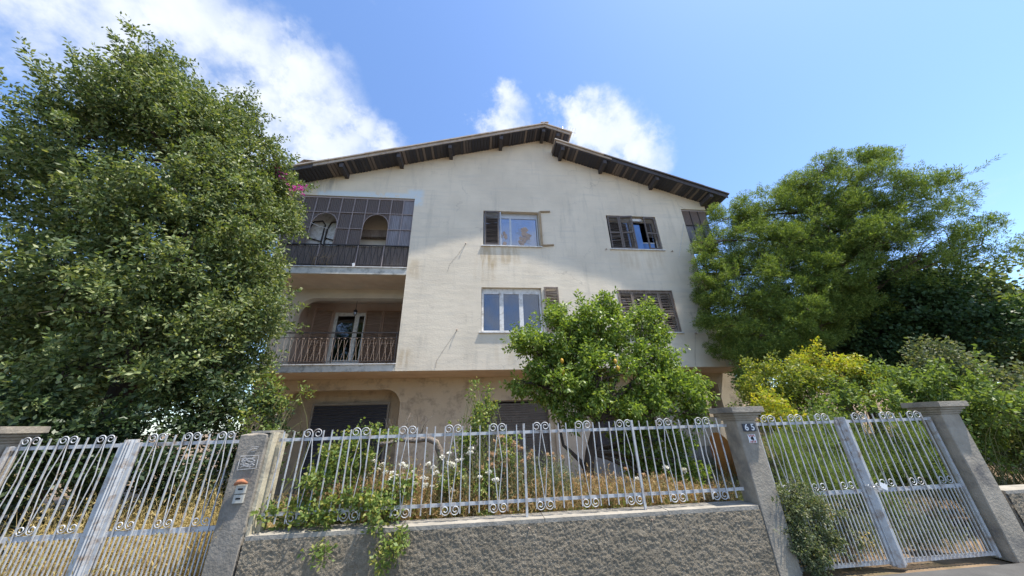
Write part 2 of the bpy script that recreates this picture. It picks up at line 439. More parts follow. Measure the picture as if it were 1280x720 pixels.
def holed_wall(name, outline, holes, y0, y1, mat, parent):
    """a wall in the XZ plane with window openings cut clean through its thickness"""
    bm = bmesh.new()
    loops = [outline]+holes
    edges = []
    for lp in loops:
        vs = [bm.verts.new((x, y0, z)) for x, z in lp]
        for i in range(len(vs)): edges.append(bm.edges.new((vs[i], vs[(i+1) % len(vs)])))
    bmesh.ops.triangle_fill(bm, use_beauty=True, use_dissolve=False, edges=edges, normal=(0, -1, 0))
    r = bmesh.ops.extrude_face_region(bm, geom=list(bm.faces))
    bmesh.ops.translate(bm, vec=(0, y1-y0, 0), verts=[g for g in r['geom'] if isinstance(g, bmesh.types.BMVert)])
    bmesh.ops.recalc_face_normals(bm, faces=list(bm.faces))
    me = bpy.data.meshes.new(name)
    bm.to_mesh(me); bm.free()
    me.materials.append(MAT[mat])
    return mesh_obj(name, me, parent)

def np_mesh(name, V, F4, mat):
    """fast mesh from numpy quads"""
    me = bpy.data.meshes.new(name)
    nv, nf = len(V), len(F4)
    me.vertices.add(nv); me.vertices.foreach_set('co', np.ascontiguousarray(V, dtype=np.float32).ravel())
    me.loops.add(nf*4); me.loops.foreach_set('vertex_index', np.ascontiguousarray(F4, dtype=np.int32).ravel())
    me.polygons.add(nf)
    me.polygons.foreach_set('loop_start', np.arange(0, nf*4, 4, dtype=np.int32))
    me.polygons.foreach_set('loop_total', np.full(nf, 4, dtype=np.int32))
    me.materials.append(MAT[mat])
    me.update(); me.validate()
    return me
def unit(a): return a/np.maximum(np.linalg.norm(a, axis=-1, keepdims=True), 1e-9)
def leaf_quads(base, d, L, w, fold=0.25):
    """kite shaped leaves folded along the midrib"""
    n = len(base)
    rnd = RNG.normal(size=(n, 3))
    s = unit(np.cross(d, rnd)); nm = np.cross(d, s)
    L = L[:, None]; w = w[:, None]
    V = np.empty((n, 4, 3))
    V[:, 0] = base
    V[:, 1] = base+d*L*.48+s*w*.5+nm*w*fold*.5
    V[:, 2] = base+d*L
    V[:, 3] = base+d*L*.48-s*w*.5+nm*w*fold*.5
    return V.reshape(-1, 3), np.arange(n*4).reshape(-1, 4)
def cluster_leaves(c, axis, per, length, spread, L0, L1, aspect, droop=0.1, along=.5, fold=.25):
    n = len(c)
    C = np.repeat(c, per, 0); A = np.repeat(axis, per, 0)
    N_ = n*per
    t = RNG.random(N_)[:, None]
    v = RNG.normal(size=(N_, 3)); v -= A*np.sum(v*A, 1, keepdims=True); v = unit(v)
    pos = C+A*(t-.35)*length+v*(spread*RNG.random(N_)[:, None]*(1.15-t))
    d = unit(A*along+v*.9+RNG.normal(size=(N_, 3))*.35+np.array([0, 0, -droop]))
    L = RNG.uniform(L0, L1, N_)
    return leaf_quads(pos, d, L, L*aspect, fold)
def lobe_points(lobes, density, inner=.55, flat=1.0, up=.3, sprig=0.0):
    """cluster positions and axes: every lobe is broken into clumps in its outer shell, with a few shoots standing out"""
    P, A = [], []
    for (x, y, z, r) in lobes:
        c = np.array([x, y, z])
        n = max(6, int(density*r*r))
        k = max(5, int(8+14*r))
        u = unit(RNG.normal(size=(k, 3)))
        sc = c+u*(r*RNG.uniform(.55, .88, k))[:, None]*np.array([1, 1, flat])
        sr = r*RNG.uniform(.22, .42, k)
        idx = RNG.integers(0, k, n)
        v = unit(RNG.normal(size=(n, 3)))
        rr = (sr[idx]*(inner+(1.05-inner)*RNG.random(n)**.6))[:, None]
        p = sc[idx]+v*rr*np.array([1, 1, flat])
        P.append(p)
        A.append(unit(v*.7+u[idx]*.6+RNG.normal(size=(n, 3))*.3+np.array([0, 0, up])))
        m = int(sprig*r*10)
        for _ in range(m):
            d = unit(RNG.normal(size=3)*np.array([1, 1, .7])+np.array([0, 0, .55]))
            e = c+d*r*.85; L = r*RNG.uniform(.3, .75)
            q = max(3, int(L/.055))
            bend = RNG.normal(size=3)*.15
            t = np.linspace(0, 1, q)[:, None]
            P.append(e+d*L*t+bend*L*t*t)
            A.append(np.repeat(unit(d+bend)[None], q, 0))
    return np.concatenate(P), np.concatenate(A)
def limb_path(a, b, n=6, wob=.12, sag=.15):
    a, b = Vector(a), Vector(b)
    L = (b-a).length
    pts = []
    off = Vector((random.gauss(0,1), random.gauss(0,1), 0))*wob*L*.5
    for i in range(n+1):
        t = i/n
        p = a.lerp(b, t)+off*math.sin(math.pi*t)+Vector((random.gauss(0,1),random.gauss(0,1),random.gauss(0,1)))*wob*.12*L*(0 < i < n)
        p.z += sag*L*math.sin(math.pi*t)*.4
        pts.append(p)
    return pts
def tapered(pts, r0, r1): 
    n = len(pts)
    return [r0+(r1-r0)*i/(n-1) for i in range(n)]
def make_tree(name, label, base, trunk_pts, r0, lobes, leaf, bark, density, per, length, spread, L0, L1, aspect, twigs=7, flat=1.0, up=.3, droop=.1,
              crown='crown', limb_r=.05, inner=.55, along=.5, cat='tree', group=None, sprig=0.0, core=None):
    root = empty(name, base, label, cat, group)
    mb = MB()
    mb.tube(trunk_pts, tapered(trunk_pts, r0, r0*.5), 10)
    top = trunk_pts[-1]
    P, A = lobe_points(lobes, density, inner, flat, up, sprig)
    for (x, y, z, r) in lobes:
        # limbs leave the trunk at the point best placed below the lobe
        st = min(trunk_pts[len(trunk_pts)//2:], key=lambda q: (Vector(q)-Vector((x, y, z))).length+max(0, q[2]-z)*2)
        pts = limb_path(st, (x, y, z))
        mb.tube(pts, tapered(pts, limb_r*(.6+r*.6), limb_r*.3), 6)
        for _ in range(twigs):
            u = Vector((random.gauss(0,1), random.gauss(0,1), random.gauss(.25,.8))).normalized()
            e = Vector((x, y, z))+u*r*random.uniform(.75, 1.05)
            k = limb_path(pts[random.choice((-1,-2,-3))], e, 4, .2, .1)
            mb.tube(k, tapered(k, limb_r*.3, limb_r*.07), 4)
    mb.build('trunk', bark, root)
    V, F = cluster_leaves(P, A, per, length, spread, L0, L1, aspect, droop, along)
    mesh_obj(crown, np_mesh(crown, V, F, leaf), root)
    if core:
        P, A = lobe_points([(x, y+r*.25, z, r*.8) for x, y, z, r in lobes], core[0], .2, flat, up)
        V, F = cluster_leaves(P, A, 10, length, spread*1.5, core[1], core[1]*1.6, aspect*1.3, droop, along)
        mesh_obj('inner_crown', np_mesh('inner_crown', V, F, leaf), root)
    return root
def bushy(name, label, base, lobes, leaf, density, per, length, spread, L0, L1, aspect, stem='stem', nst=9, sr=.008, inner=.3, up=.4, droop=.1, cat='shrub', group=None, along=.5, foliage='foliage', sprig=0.0):
    root = empty(name, base, label, cat, group)
    mb = MB()
    b = Vector(base)
    for (x, y, z, r) in lobes:
        for _ in range(max(3, nst*2//len(lobes))):
            e = Vector((x, y, z))+Vector((random.gauss(0,.5), random.gauss(0,.5), random.gauss(.2,.5)))*r
            s = b+Vector((random.uniform(-.08,.08), random.uniform(-.08,.08), 0))
            p = limb_path(s, e, 5, .15, .1)
            mb.tube(p, tapered(p, sr, sr*.35), 4)
    mb.build('stem', stem, root)
    P, A = lobe_points(lobes, density, inner, 1, up, sprig)
    V, F = cluster_leaves(P, A, per, length, spread, L0, L1, aspect, droop, along)
    mesh_obj(foliage, np_mesh(foliage, V, F, leaf), root)
    return root

# ================================================================== SETTING
def height(x, y):
    if y < 4.15: return 0.0
    t = min((y-4.15)/3.0, 1); h = -.17*t*t*(3-2*t)
    s = min(max((x-6.2)/3, 0), 1); h += s*max(0, min(y-5.0, 30))*.16
    s2 = min(max((-x-7)/4, 0), 1); h += s2*max(0, min(y-8, 30))*.05
    return h
def build_terrain():
    def axis(lo, hi, c0, c1, st):
        a = list(np.arange(c0, c1+1e-6, st))
        e = st
        v = c0
        while v > lo: e *= 1.5; v -= e; a.insert(0, max(v, lo))
        e = st; v = c1
        while v < hi: e *= 1.5; v += e; a.append(min(v, hi))
        return a
    xs, ys = axis(-900, 900, -16, 20, .5), axis(-900, 900, 3.0, 22, .35)
    V = [(x, y, height(x, y)-.012+(.03*mnoise.noise((x*1.3, y*1.3, 0)) if y > 4.4 else 0)) for y in ys for x in xs]
    nx = len(xs)
    F = [(j*nx+i, j*nx+i+1, (j+1)*nx+i+1, (j+1)*nx+i) for j in range(len(ys)-1) for i in range(nx-1)]
    me = bpy.data.meshes.new('ground'); me.from_pydata(V, [], F); me.materials.append(MAT['soil'])
    me.polygons.foreach_set('use_smooth', [True]*len(F))
    tag(mesh_obj('ground', me), kind='structure')
build_terrain()
mb = MB(); mb.add([(-200,-4.5,0),(200,-4.5,0),(200,2.9,0),(-200,2.9,0)], [(0,1,2,3)])
tag(mb.build('road', 'asphalt'), kind='structure')
mb = MB(); mb.box(-200, 200, 2.9, 3.86, -.1, .03)
tag(mb.build('pavement', 'pave'), kind='structure')
# raised bed behind the boundary wall
def bed(x, y):
    t = min(max((y-4.5)/2.0, 0), 1)
    return .60-.74*t*t*(3-2*t)
def build_bed():
    xs, ys = np.arange(-2.46, 3.36, .15), np.arange(4.13, 10.95, .17)
    V = [(x, y, bed(x, y)+.035*mnoise.noise((x*2, y*2, 3))) for y in ys for x in xs]
    nx = len(xs)
    F = [(j*nx+i, j*nx+i+1, (j+1)*nx+i+1, (j+1)*nx+i) for j in range(len(ys)-1) for i in range(nx-1)]
    me = bpy.data.meshes.new('garden_bed'); me.from_pydata(V, [], F); me.materials.append(MAT['soil'])
    me.polygons.foreach_set('use_smooth', [True]*len(F))
    tag(mesh_obj('garden_bed', me), kind='structure')
build_bed()

# ================================================================== HOUSE
FY = 9.5                                    # front plane of the upper storeys
house = empty('house', (1.0, 10.9, -.2), 'three storey cream rendered house with low gabled roof and brown shutters', 'house')
zL = lambda x: 12.47-.3146*(2.45-x)
zU = lambda x: 12.47-.36*(x-2.45)
zR = lambda x: 11.55-.356*(x-3.08)

def build_house():
    # --- main facade with four openings, shoulders over the corner balconies
    out = [(-2.43, 3.08), (7.8, 3.08), (7.8, 9.2), (8.85, 9.2), (8.85, zR(8.85)+.04), (3.05, zR(3.05)+.04), (3.05, zU(3.05)+.04), (2.45, 12.51),
           (-6.9, zL(-6.9)+.04), (-6.9, 9.2), (-2.43, 9.2)]
    W = dict(um=(.05, 2.07, 7.31, 8.79), lm=(.01, 1.99, 4.22, 5.73), ur=(4.67, 6.64, 7.30, 8.77), lr=(4.60, 6.57, 4.20, 5.69))
    holes = [[(a, c), (b, c), (b, d), (a, d)] for a, b, c, d in W.values()]
    fac = holed_wall('facade_wall', out, holes, FY, FY+.3, 'facade', house)
    # --- returns of the main block, outer walls, floors
    for nm, x0, x1, y0, y1, z0, z1, m in (
            ('side_wall', -2.43, -2.18, FY+.3, 12.5, 3.28, 9.2, 'facade'), ('side_wall', 7.55, 7.8, FY+.3, 12.5, 3.28, 9.2, 'facade'),
            ('side_wall', -7.0, -6.75, 11.23, 19, -.3, 9.6, 'facade'), ('side_wall', 8.95, 9.17, 12.5, 19, -.3, 9.4, 'facade'),
            ('rear_wall', -7.0, 9.17, 19, 19.25, -.3, 9.6, 'facade')):
        MB().box(x0, x1, y0, y1, z0, z1).build(nm, m, house)
    MB().prism_y([(-6.9, 9.6), (9.1, 9.4), (3.05, zR(3.05)), (2.45, 12.4)], 18.98, 19.2).build('rear_gable', 'facade', house)
    for nm, x0, x1, y0, y1, z0, z1, m in (
            ('floor_slab', -2.43, 7.8, FY+.3, 18.9, 3.08, 3.26, 'soffit'), ('floor_slab', -2.15, 7.5, FY+.3, 18.9, 6.16, 6.36, 'cream'),
            ('ceiling', -2.15, 7.5, FY+.3, 18.9, 9.2, 9.4, 'cream')):
        MB().box(x0, x1, y0, y1, z0, z1).build(nm, m, house)
    # --- balcony slabs with a thin nosing
    for (x0, x1) in ((-6.9, -2.43), (7.8, 8.75)):
        for z0, z1 in ((3.08, 3.27), (6.14, 6.37)):
            s = MB().box(x0, x1, FY, 12.5, z0, z1).build('balcony_slab', 'slab', house)
            MB().box(x0, x1-.003, FY-.03, FY+.35, z1+.002, z1+.032).build('nosing', 'white_frame', s)
            MB().box(x0+.004, x1-.004, FY+.05, 12.5, z0-.012, z0-.002).build('soffit_render', 'soffit', s)
        MB().box(x0, x1, FY+.3, 12.5, 9.2, 9.32).build('balcony_ceiling', 'cream', house)
    MB().box(-2.425, 7.795, FY+.06, 12.5, 3.066, 3.078).build('soffit_render', 'soffit', house)
    # --- left balcony, first floor: arched screen wall set back
    o = [(-6.85, 3.28), (-6.25, 3.28)]+[(-5.65-.6*math.cos(a), 5.2+.6*math.sin(a)) for a in [math.pi/2*i/10 for i in range(11)]]+[(-2.44, 5.8), (-2.44, 6.13), (-6.85, 6.13)]
    holed_wall('arched_wall', o, [], 10.75, 11.05, 'cream', house)
    MB().box(-6.85, -2.44, 12.2, 12.45, 3.28, 6.13).build('balcony_back_wall', 'pinkwall', house)
    MB().box(-6.85, -6.6, 11.05, 12.2, 3.28, 6.13).build('balcony_end_wall', 'pinkwall', house)
    # --- left balcony, second floor
    holed_wall('balcony_back_wall', [(-6.85, 6.4), (-2.44, 6.4), (-2.44, 9.19), (-6.85, 9.19)], [], 10.35, 10.5, 'palewall', house)
    MB().box(-6.85, -6.6, FY+.3, 10.34, 6.4, 9.19).build('balcony_end_wall', 'cream', house)
    MB().box(-4.6, -2.46, 10.15, 10.34, 7.95, 8.25).build('beam', 'wood_brown', house)
    # --- right corner
    for z0, z1 in ((3.28, 6.13), (6.4, 9.19)):
        MB().box(7.8, 9.0, 12.2, 12.45, z0, z1).build('balcony_back_wall', 'cream', house)
    # --- ground floor wall, set back under the overhang
    out = [(-7.0, -.3), (9.17, -.3), (9.17, 3.065), (-7.0, 3.065)]
    holes = [rounded_rect(-6.2, -2.52, -.18, 2.73, .55, .5), [(.16, -.18), (2.25, -.18), (2.25, 2.31), (.16, 2.31)],
             [(3.7, -.18), (5.9, -.18), (5.9, 2.4), (3.7, 2.4)], [(7.75, 1.62), (8.43, 1.62), (8.43, 2.70), (7.75, 2.70)]]
    holed_wall('ground_floor_wall', out, holes, 10.93, 11.23, 'ochre', house)
    MB().box(2.6, 8.35, 10.905, 10.925, -.2, .75).build('plinth', 'plinth', house)
    MB().box(2.42, 3.55, 10.86, 10.925, -.2, 2.45).build('pilaster', 'cream', house)
    MB().box(6.05, 8.2, 10.875, 10.903, .76, 1.58).build('parapet', 'cream', house)
    MB().box(-6.5, -2.3, 12.0, 12.2, -.3, 3.05).build('garage_recess_wall', 'ochre', house)
    MB().box(-6.75, -6.5, 11.23, 12.2, -.3, 3.05).build('garage_recess_wall', 'ochre', house)
    MB().box(-2.3, -2.1, 11.23, 12.2, -.3, 3.05).build('garage_recess_wall', 'ochre', house)
    MB().box(-6.74, 9.1, 11.24, 18.9, -.35, -.17).build('ground_slab', 'plinth', house)
    MB().box(3.4, 9.1, 13.2, 13.4, -.17, 3.05).build('porch_back_wall', 'ochre', house)
    MB().box(8.45, 9.16, 11.24, 11.6, -.17, 3.05).build('column', 'ochre', house)
    # drain pipe bend at the garage
    MB().tube([(-6.05, 11.15, -.17), (-6.05, 11.15, 2.2), (-6.02, 11.1, 2.34), (-5.9, 11.02, 2.4), (-5.75, 10.98, 2.38)], .05, 8).build('drain_pipe', 'cream', house)
    # roller shutters
    def roller(x0, x1, z0, z1, y, m, pitch):
        fr = MB()
        fr.box(x0-.06, x0, y-.02, y+.06, z0, z1+.06).box(x1, x1+.06, y-.02, y+.06, z0, z1+.06).box(x0, x1, y-.02, y+.06, z1, z1+.06)
        r = fr.build('roller_shutter', 'plinth' if m == 'roller' else 'roller_grey', house)
        n = int((z1-z0)/pitch)
        me = MB().prism_z([(0,0),(x1-x0,0),(x1-x0,.02),(0,.02)], .004, pitch-.006)
        me.obox(((x1-x0)/2, .0, pitch*.5), ((x1-x0)/2, 0, 0), (0, .008, 0), (0, 0, pitch*.3))
        me = me.mesh('slat', m)
        for i in range(n):
            mesh_obj('slat', me, r, (x0, y+.02, z0+i*pitch))
    roller(-5.55, -3.15, -.17, 2.34, 11.92, 'roller', .1)
    roller(.20, 2.21, -.17, 2.27, 11.05, 'roller_grey', .075)
    # plain metal double door behind the lemon tree
    d = MB().box(3.7, 5.9, 11.1, 11.14, -.17, 2.4).build('door', 'black', house)
    for x in (3.78, 4.85):
        MB().box(x, x+.97, 11.075, 11.097, -.1, 2.3).build('door_leaf', 'wood_dark', d)
    return W
WIN = build_house()

# --- roof ---------------------------------------------------------------
def build_roof():
    Y0, Y1 = FY-.65, 19.9
    th = .10
    prof = [(-7.45, zL(-7.45)+.03), (2.45, zL(2.45)+.03), (3.45, zU(3.45)+.03), (3.45, zU(3.45)+.03+th), (2.45, zL(2.45)+.03+th+.02), (-7.45, zL(-7.45)+.03+th)]
    roof = MB().prism_y(prof, Y0+.03, Y1).build('roof', 'wood_dark', house)
    prof = [(2.88, zR(2.88)+.03), (9.35, zR(9.35)+.03), (9.35, zR(9.35)+.03+th), (2.88, zR(2.88)+.03+th)]
    MB().prism_y(prof, Y0+.03, Y1).build('lower_roof', 'wood_dark', roof)
    def strip(name, x0, x1, f, lo, hi, y0, y1, m):
        return MB().prism_y([(x0, f(x0)+lo), (x1, f(x1)+lo), (x1, f(x1)+hi), (x0, f(x0)+hi)], y0, y1).build(name, m, roof)
    # verge boards
    strip('verge_board', -5.8, 2.45, zL, .03, .14, Y0, Y0+.028, 'tan_sheet')
    strip('verge_board', -7.45, -5.803, zL, -.02, .14, Y0, Y0+.028, 'wood_dark')
    strip('verge_board', 2.451, 3.47, zU, .03, .14, Y0, Y0+.028, 'tan_sheet')
    strip('verge_board', 2.86, 4.997, zR, .05, .14, Y0, Y0+.028, 'tan_sheet')
    strip('verge_board', 5.0, 9.36, zR, -.02, .14, Y0, Y0+.028, 'wood_dark')
    strip('end_board', 2.835, 2.858, zR, -.02, .19, Y0, Y0+.9, 'wood_dark')
    # tan sheet covering with a thin overlapping edge, laid in lengths
    def cover(x0, x1, f, n, m0, m1, lo=.135):
        for i in range(n):
            a, b = x0+(x1-x0)*i/n, x0+(x1-x0)*(i+1)/n
            j = random.uniform(-.012, .012)
            strip('roof_sheet', a+.002, b-.002, f, lo+.006+j*.3, lo+.055+j*.3, Y0-.05+j, Y1, m0 if (a+b)/2 < m1 else 'wood_dark')
    cover(-7.5, 2.46, zL, 9, 'tan_sheet', 99)
    cover(2.465, 3.55, zU, 1, 'tan_sheet', 99)
    cover(2.80, 9.42, zR, 7, 'tan_sheet', 5.0)
    MB().obox((2.46, (Y0+Y1)/2-.03, 12.69), (.16, 0, .02), (0, (Y1-Y0)/2+.03, 0), (0, 0, .018)).build('ridge_cap', 'tan_sheet', roof)
    # bent sheet at the left end
    MB().add([(-6.3, Y0-.05, zL(-6.3)+.2), (-5.7, Y0-.05, zL(-5.7)+.2), (-5.75, Y0+.4, zL(-5.75)+.2), (-6.35, Y0+.4, zL(-6.35)+.2), (-6.12, Y0-.04, zL(-6.1)+.36), (-6.15, Y0+.35, zL(-6.1)+.3)],
             [(0,4,5,3),(4,1,2,5)]).build('loose_sheet', 'tan_sheet', roof)
    # soffit boards: each its own piece of wood, running front to back
    def boards(x0, x1, f, slope):
        mb = MB(); x = x0
        c = 1/math.sqrt(1+slope*slope)
        while x < x1:
            w = random.uniform(.075, .10)
            if random.random() > .02:
                dz = random.uniform(-.008, .006)
                mb.obox((x+w/2, (Y0+.03+FY)/2, f(x+w/2)+.012+dz), (w*.45, 0, w*.45*slope), (0, (FY-Y0-.03)/2-.003, 0), (-.010*slope*c, 0, .010*c))
            x += w+random.uniform(.012, .03)
        o = mb.build('soffit_boards', MATB, roof); tag(o, kind='stuff')
    boards(-7.4, 2.40, zL, .3146); boards(2.5, 3.4, zU, -.36); boards(2.9, 9.3, zR, -.356)
    # purlin ends
    for x, f in ((-6.55, zL), (-4.92, zL), (-3.04, zL), (-1.23, zL), (.71, zL), (2.42, zL), (2.99, zU), (3.12, zR), (4.74, zR), (6.73, zR), (8.75, zR)):
        z = f(x)
        MB().prism_y([(x-.065, z-.17), (x+.065, z-.17), (x+.065, z-.002), (x-.065, z-.002)], Y0+.06, FY-.002).build('purlin', 'wood_dark', roof)
    return roof
def board_mat():
    m = leaf_mat('soffit_board', [(.058, .062, .08), (.075, .075, .09), (.06, .064, .082), (.095, .09, .10), (.24, .20, .18)], 0, .8, .15)
    return m
MATB = board_mat()
roof = build_roof()
# antenna on the ridge behind
an = empty('television_antenna', (3.46, 9.6, 12.25), 'thin television antenna mast standing on the roof beside the ridge', 'antenna')
MB().tube([(3.46, 9.6, 12.15), (3.46, 9.6, 13.5)], .013, 5).build('mast', 'alu', an)
MB().tube([(3.46, 9.6, 13.22), (4.05, 9.65, 13.2)], .008, 4).build('boom', 'alu', an)
for k in range(5):
    MB().tube([(3.5+k*.12, 9.4, 13.22), (3.5+k*.12, 9.85, 13.2)], .005, 4).build('element', 'alu', an)
MB().tube([(3.66, 9.6, 11.5), (3.66, 9.6, 13.25)], .01, 4).build('stay', 'alu', an)

# --- windows ------------------------------------------------------------
def shutter(parent, x0, x1, z0, z1, y, m, mid=True, missing=(), broken=(), angle=0, hinge='l', pitch=.055, name='shutter', label=None):
    """louvred leaf: two stiles, rails, tilted slats"""
    w, h = x1-x0, z1-z0
    s = .05
    mb = MB()
    mb.box(0, s, 0, .035, 0, h).box(w-s, w, 0, .035, 0, h).box(s, w-s, .002, .033, 0, s*1.3).box(s, w-s, .002, .033, h-s*1.2, h)
    if mid: mb.box(s, w-s, .002, .033, h*.47, h*.47+s*1.1)
    n = int((h-2*s)/pitch)
    for i in range(n):
        z = s*1.5+(i+.3)*pitch
        t = z/h
        if any(a <= t <= b for a, b in missing): continue
        if mid and h*.47-.02 < z < h*.47+s*1.2: continue
        if z > h-s*1.4: continue
        tilt = random.gauss(0, .04)+(random.gauss(0, .2) if any(a <= t <= b for a, b in broken) else 0)
        mb.obox((w/2, .017, z), (w/2-s+.004, 0, random.gauss(0, .006)+tilt*.05), (0, .019, .016+tilt*.03), (0, -.003, .005))
    me = mb.mesh(name, m)
    o = bpy.data.objects.new(name, me)
    if hinge == 'r':
        o.location = (x0, y, z0)
    else:
        o.location = (x0, y, z0)
    if angle:
        o.rotation_euler = (0, 0, math.radians(angle))
        if hinge == 'r':
            a = math.radians(angle)
            o.location = (x1-w*math.cos(a), y-w*math.sin(a), z0)
    WLOC[o.name] = tuple(o.location)
    link(o, parent)
    if label: o['label'] = label
    return o
def win_frame(x0, x1, z0, z1, y, panes, m, gm, t=.05, head=0.0, label=None):
    mb = MB()
    mb.box(x0, x0+t, y, y+.05, z0, z1).box(x1-t, x1, y, y+.05, z0, z1).box(x0+t, x1-t, y, y+.05, z0, z0+t).box(x0+t, x1-t, y, y+.05, z1-t-head, z1)
    for a, b in zip(panes[:-1], panes[1:]):
        mb.box(a[1], b[0], y-.005, y+.045, z0+t, z1-t-head)
    o = mb.build('window', m, house)
    for a, b in panes:
        MB().box(a-.01, b+.01, y+.018, y+.026, z0+t-.01, z1-t-head+.01).build('pane', gm, o)
    if label: o['label'] = label
    return o
def sill(o, x0, x1, z, m='white_frame'):
    MB().box(x0-.06, x1+.06, FY-.05, FY+.1, z-.035, z+.003).build('sill', m, o)
def curtain(o, x0, x1, z0, z1, y, m):
    mb = MB(); n = 24
    vs, fs = [], []
    for i in range(n+1):
        x = x0+(x1-x0)*i/n
        vs += [(x, y+.03*math.sin(i*1.9)+.012*math.sin(i*4.7), z0), (x, y+.03*math.sin(i*1.9+.4)+.01*math.sin(i*4.7), z1)]
        if i: fs.append((2*i-2, 2*i, 2*i+1, 2*i-1))
    mb.add(vs, fs, True).build('curtain', m, o)

x0, x1, z0, z1 = WIN['um']
w = win_frame(x0+.02, x1-.02, z0+.005, z1-.005, FY+.14, [(.10, 1.0), (1.07, 1.97)], 'alu', 'glass', head=.17, label='aluminium sliding window with brown reflection patches modelled on the glass')
sill(w, x0, x1, z0); curtain(w, x0+.1, x1-.1, z0+.05, z1-.1, FY+.5, 'curtain')
def blob(o, cx, cz, rx, rz, y, seed):  # ragged brown patch on the pane, standing in for a reflection
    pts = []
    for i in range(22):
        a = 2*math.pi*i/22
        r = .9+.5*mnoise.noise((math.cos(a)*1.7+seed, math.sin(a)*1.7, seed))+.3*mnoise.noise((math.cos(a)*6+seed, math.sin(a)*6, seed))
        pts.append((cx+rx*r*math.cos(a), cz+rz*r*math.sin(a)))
    MB().prism_y(pts, y, y+.004).build('reflection_patch', 'pane_reflection', o)
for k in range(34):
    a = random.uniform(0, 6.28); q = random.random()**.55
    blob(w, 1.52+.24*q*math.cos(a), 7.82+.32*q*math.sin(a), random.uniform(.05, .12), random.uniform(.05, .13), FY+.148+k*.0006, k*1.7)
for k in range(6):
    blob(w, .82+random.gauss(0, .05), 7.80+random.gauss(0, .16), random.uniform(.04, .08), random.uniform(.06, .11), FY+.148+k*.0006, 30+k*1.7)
shutter(w, x0+.05, x0+.56, z0+.03, z1-.03, FY-.02, 'shutter_dark', False)
MB().box(x0+.60, x0+.64, FY+.02, FY+.05, z0+.02, z1-.02).build('stile', 'alu', w)
mb = MB(); mb.box(2.085, 2.16, FY-.05, FY-.01, 7.33, 8.80)
mb.obox((2.33, FY-.03, 8.815), (.19, 0, .012), (0, .02, 0), (0, 0, .022)); mb.obox((2.35, FY-.03, 7.37), (.2, 0, .014), (0, .02, 0), (0, 0, .026))
o = mb.build('shutter', 'bare_wood', w); o['label'] = 'broken shutter leaf, only one stile and two rails left'

x0, x1, z0, z1 = WIN['lm']
w = win_frame(x0+.01, x1-.01, z0+.005, z1-.005, FY+.10, [(.11, .60), (.73, 1.24), (1.37, 1.88)], 'white_frame', 'glass_low', t=.07, head=.12, label='three light casement window in white frame')
sill(w, x0, x1, z0); curtain(w, x0+.1, x1-.1, z0+.05, z1-.1, FY+.55, 'curtain')
shutter(w, 2.08, 2.55, z0+.03, z1+.02, FY-.05, 'wood_brown', True, broken=((.4, 1),), label='weathered brown shutter leaf folded flat on the wall')

x0, x1, z0, z1 = WIN['ur']
w = win_frame(x0+.02, x1-.02, z0+.005, z1-.005, FY+.2, [(4.76, 5.62), (5.68, 6.55)], 'white_frame', 'glass_dark', head=.1, label='window behind half open dark shutters with a blue casement')
sill(w, x0, x1, z0)
MB().box(5.70, 5.98, FY+.10, FY+.13, z0+.08, z1-.33).build('casement', 'blue', w); MB().box(5.66, 5.70, FY+.085, FY+.145, z0+.05, z1-.2).build('casement_stile', 'white_frame', w)
MB().box(6.02, 6.45, FY+.16, FY+.18, z0+.08, z0+.36).build('casement', 'blue', w); MB().box(6.0, 6.47, FY+.15, FY+.19, z0+.36, z0+.40).build('casement_rail', 'alu', w)
MB().box(5.66, 6.12, FY+.08, FY+.14, z1-.17, z1-.06).build('roller_box', 'white_frame', w)
shutter(w, 4.72, 5.16, z0+.02, z1-.02, FY+.01, 'shutter_dark', True, broken=((.2, .5),))
shutter(w, 5.17, 5.66, z0+.01, z1-.02, FY+.01, 'shutter_dark', True, angle=-9)
shutter(w, 6.13, 6.60, z0+.02, z1-.02, FY+.01, 'shutter_dark', True, missing=((.02, .34),), angle=4, hinge='r')

x0, x1, z0, z1 = WIN['lr']
w = win_frame(x0+.02, x1-.02, z0+.005, z1-.005, FY+.2, [(4.70, 5.55), (5.62, 6.48)], 'white_frame', 'glass_dark', head=.1, label='window closed behind four weathered brown shutter leaves')
sill(w, x0, x1, z0)
MB().box(4.605, 4.64, FY-.02, FY+.06, z0, z1).box(6.53, 6.565, FY-.02, FY+.06, z0, z1).box(4.64, 6.53, FY-.02, FY+.06, z1-.035, z1-.003).build('shutter_frame', 'wood_brown', w)
for i in range(4):
    a = 4.645+i*.471
    shutter(w, a, a+.466, z0+.02, z1-.04, FY+.0+(i % 2)*.008, 'wood_brown', True, broken=((.0, .5), (.6, .9)), missing=(((.1, .16),), (), ((.3, .33),), ())[i], pitch=.06)

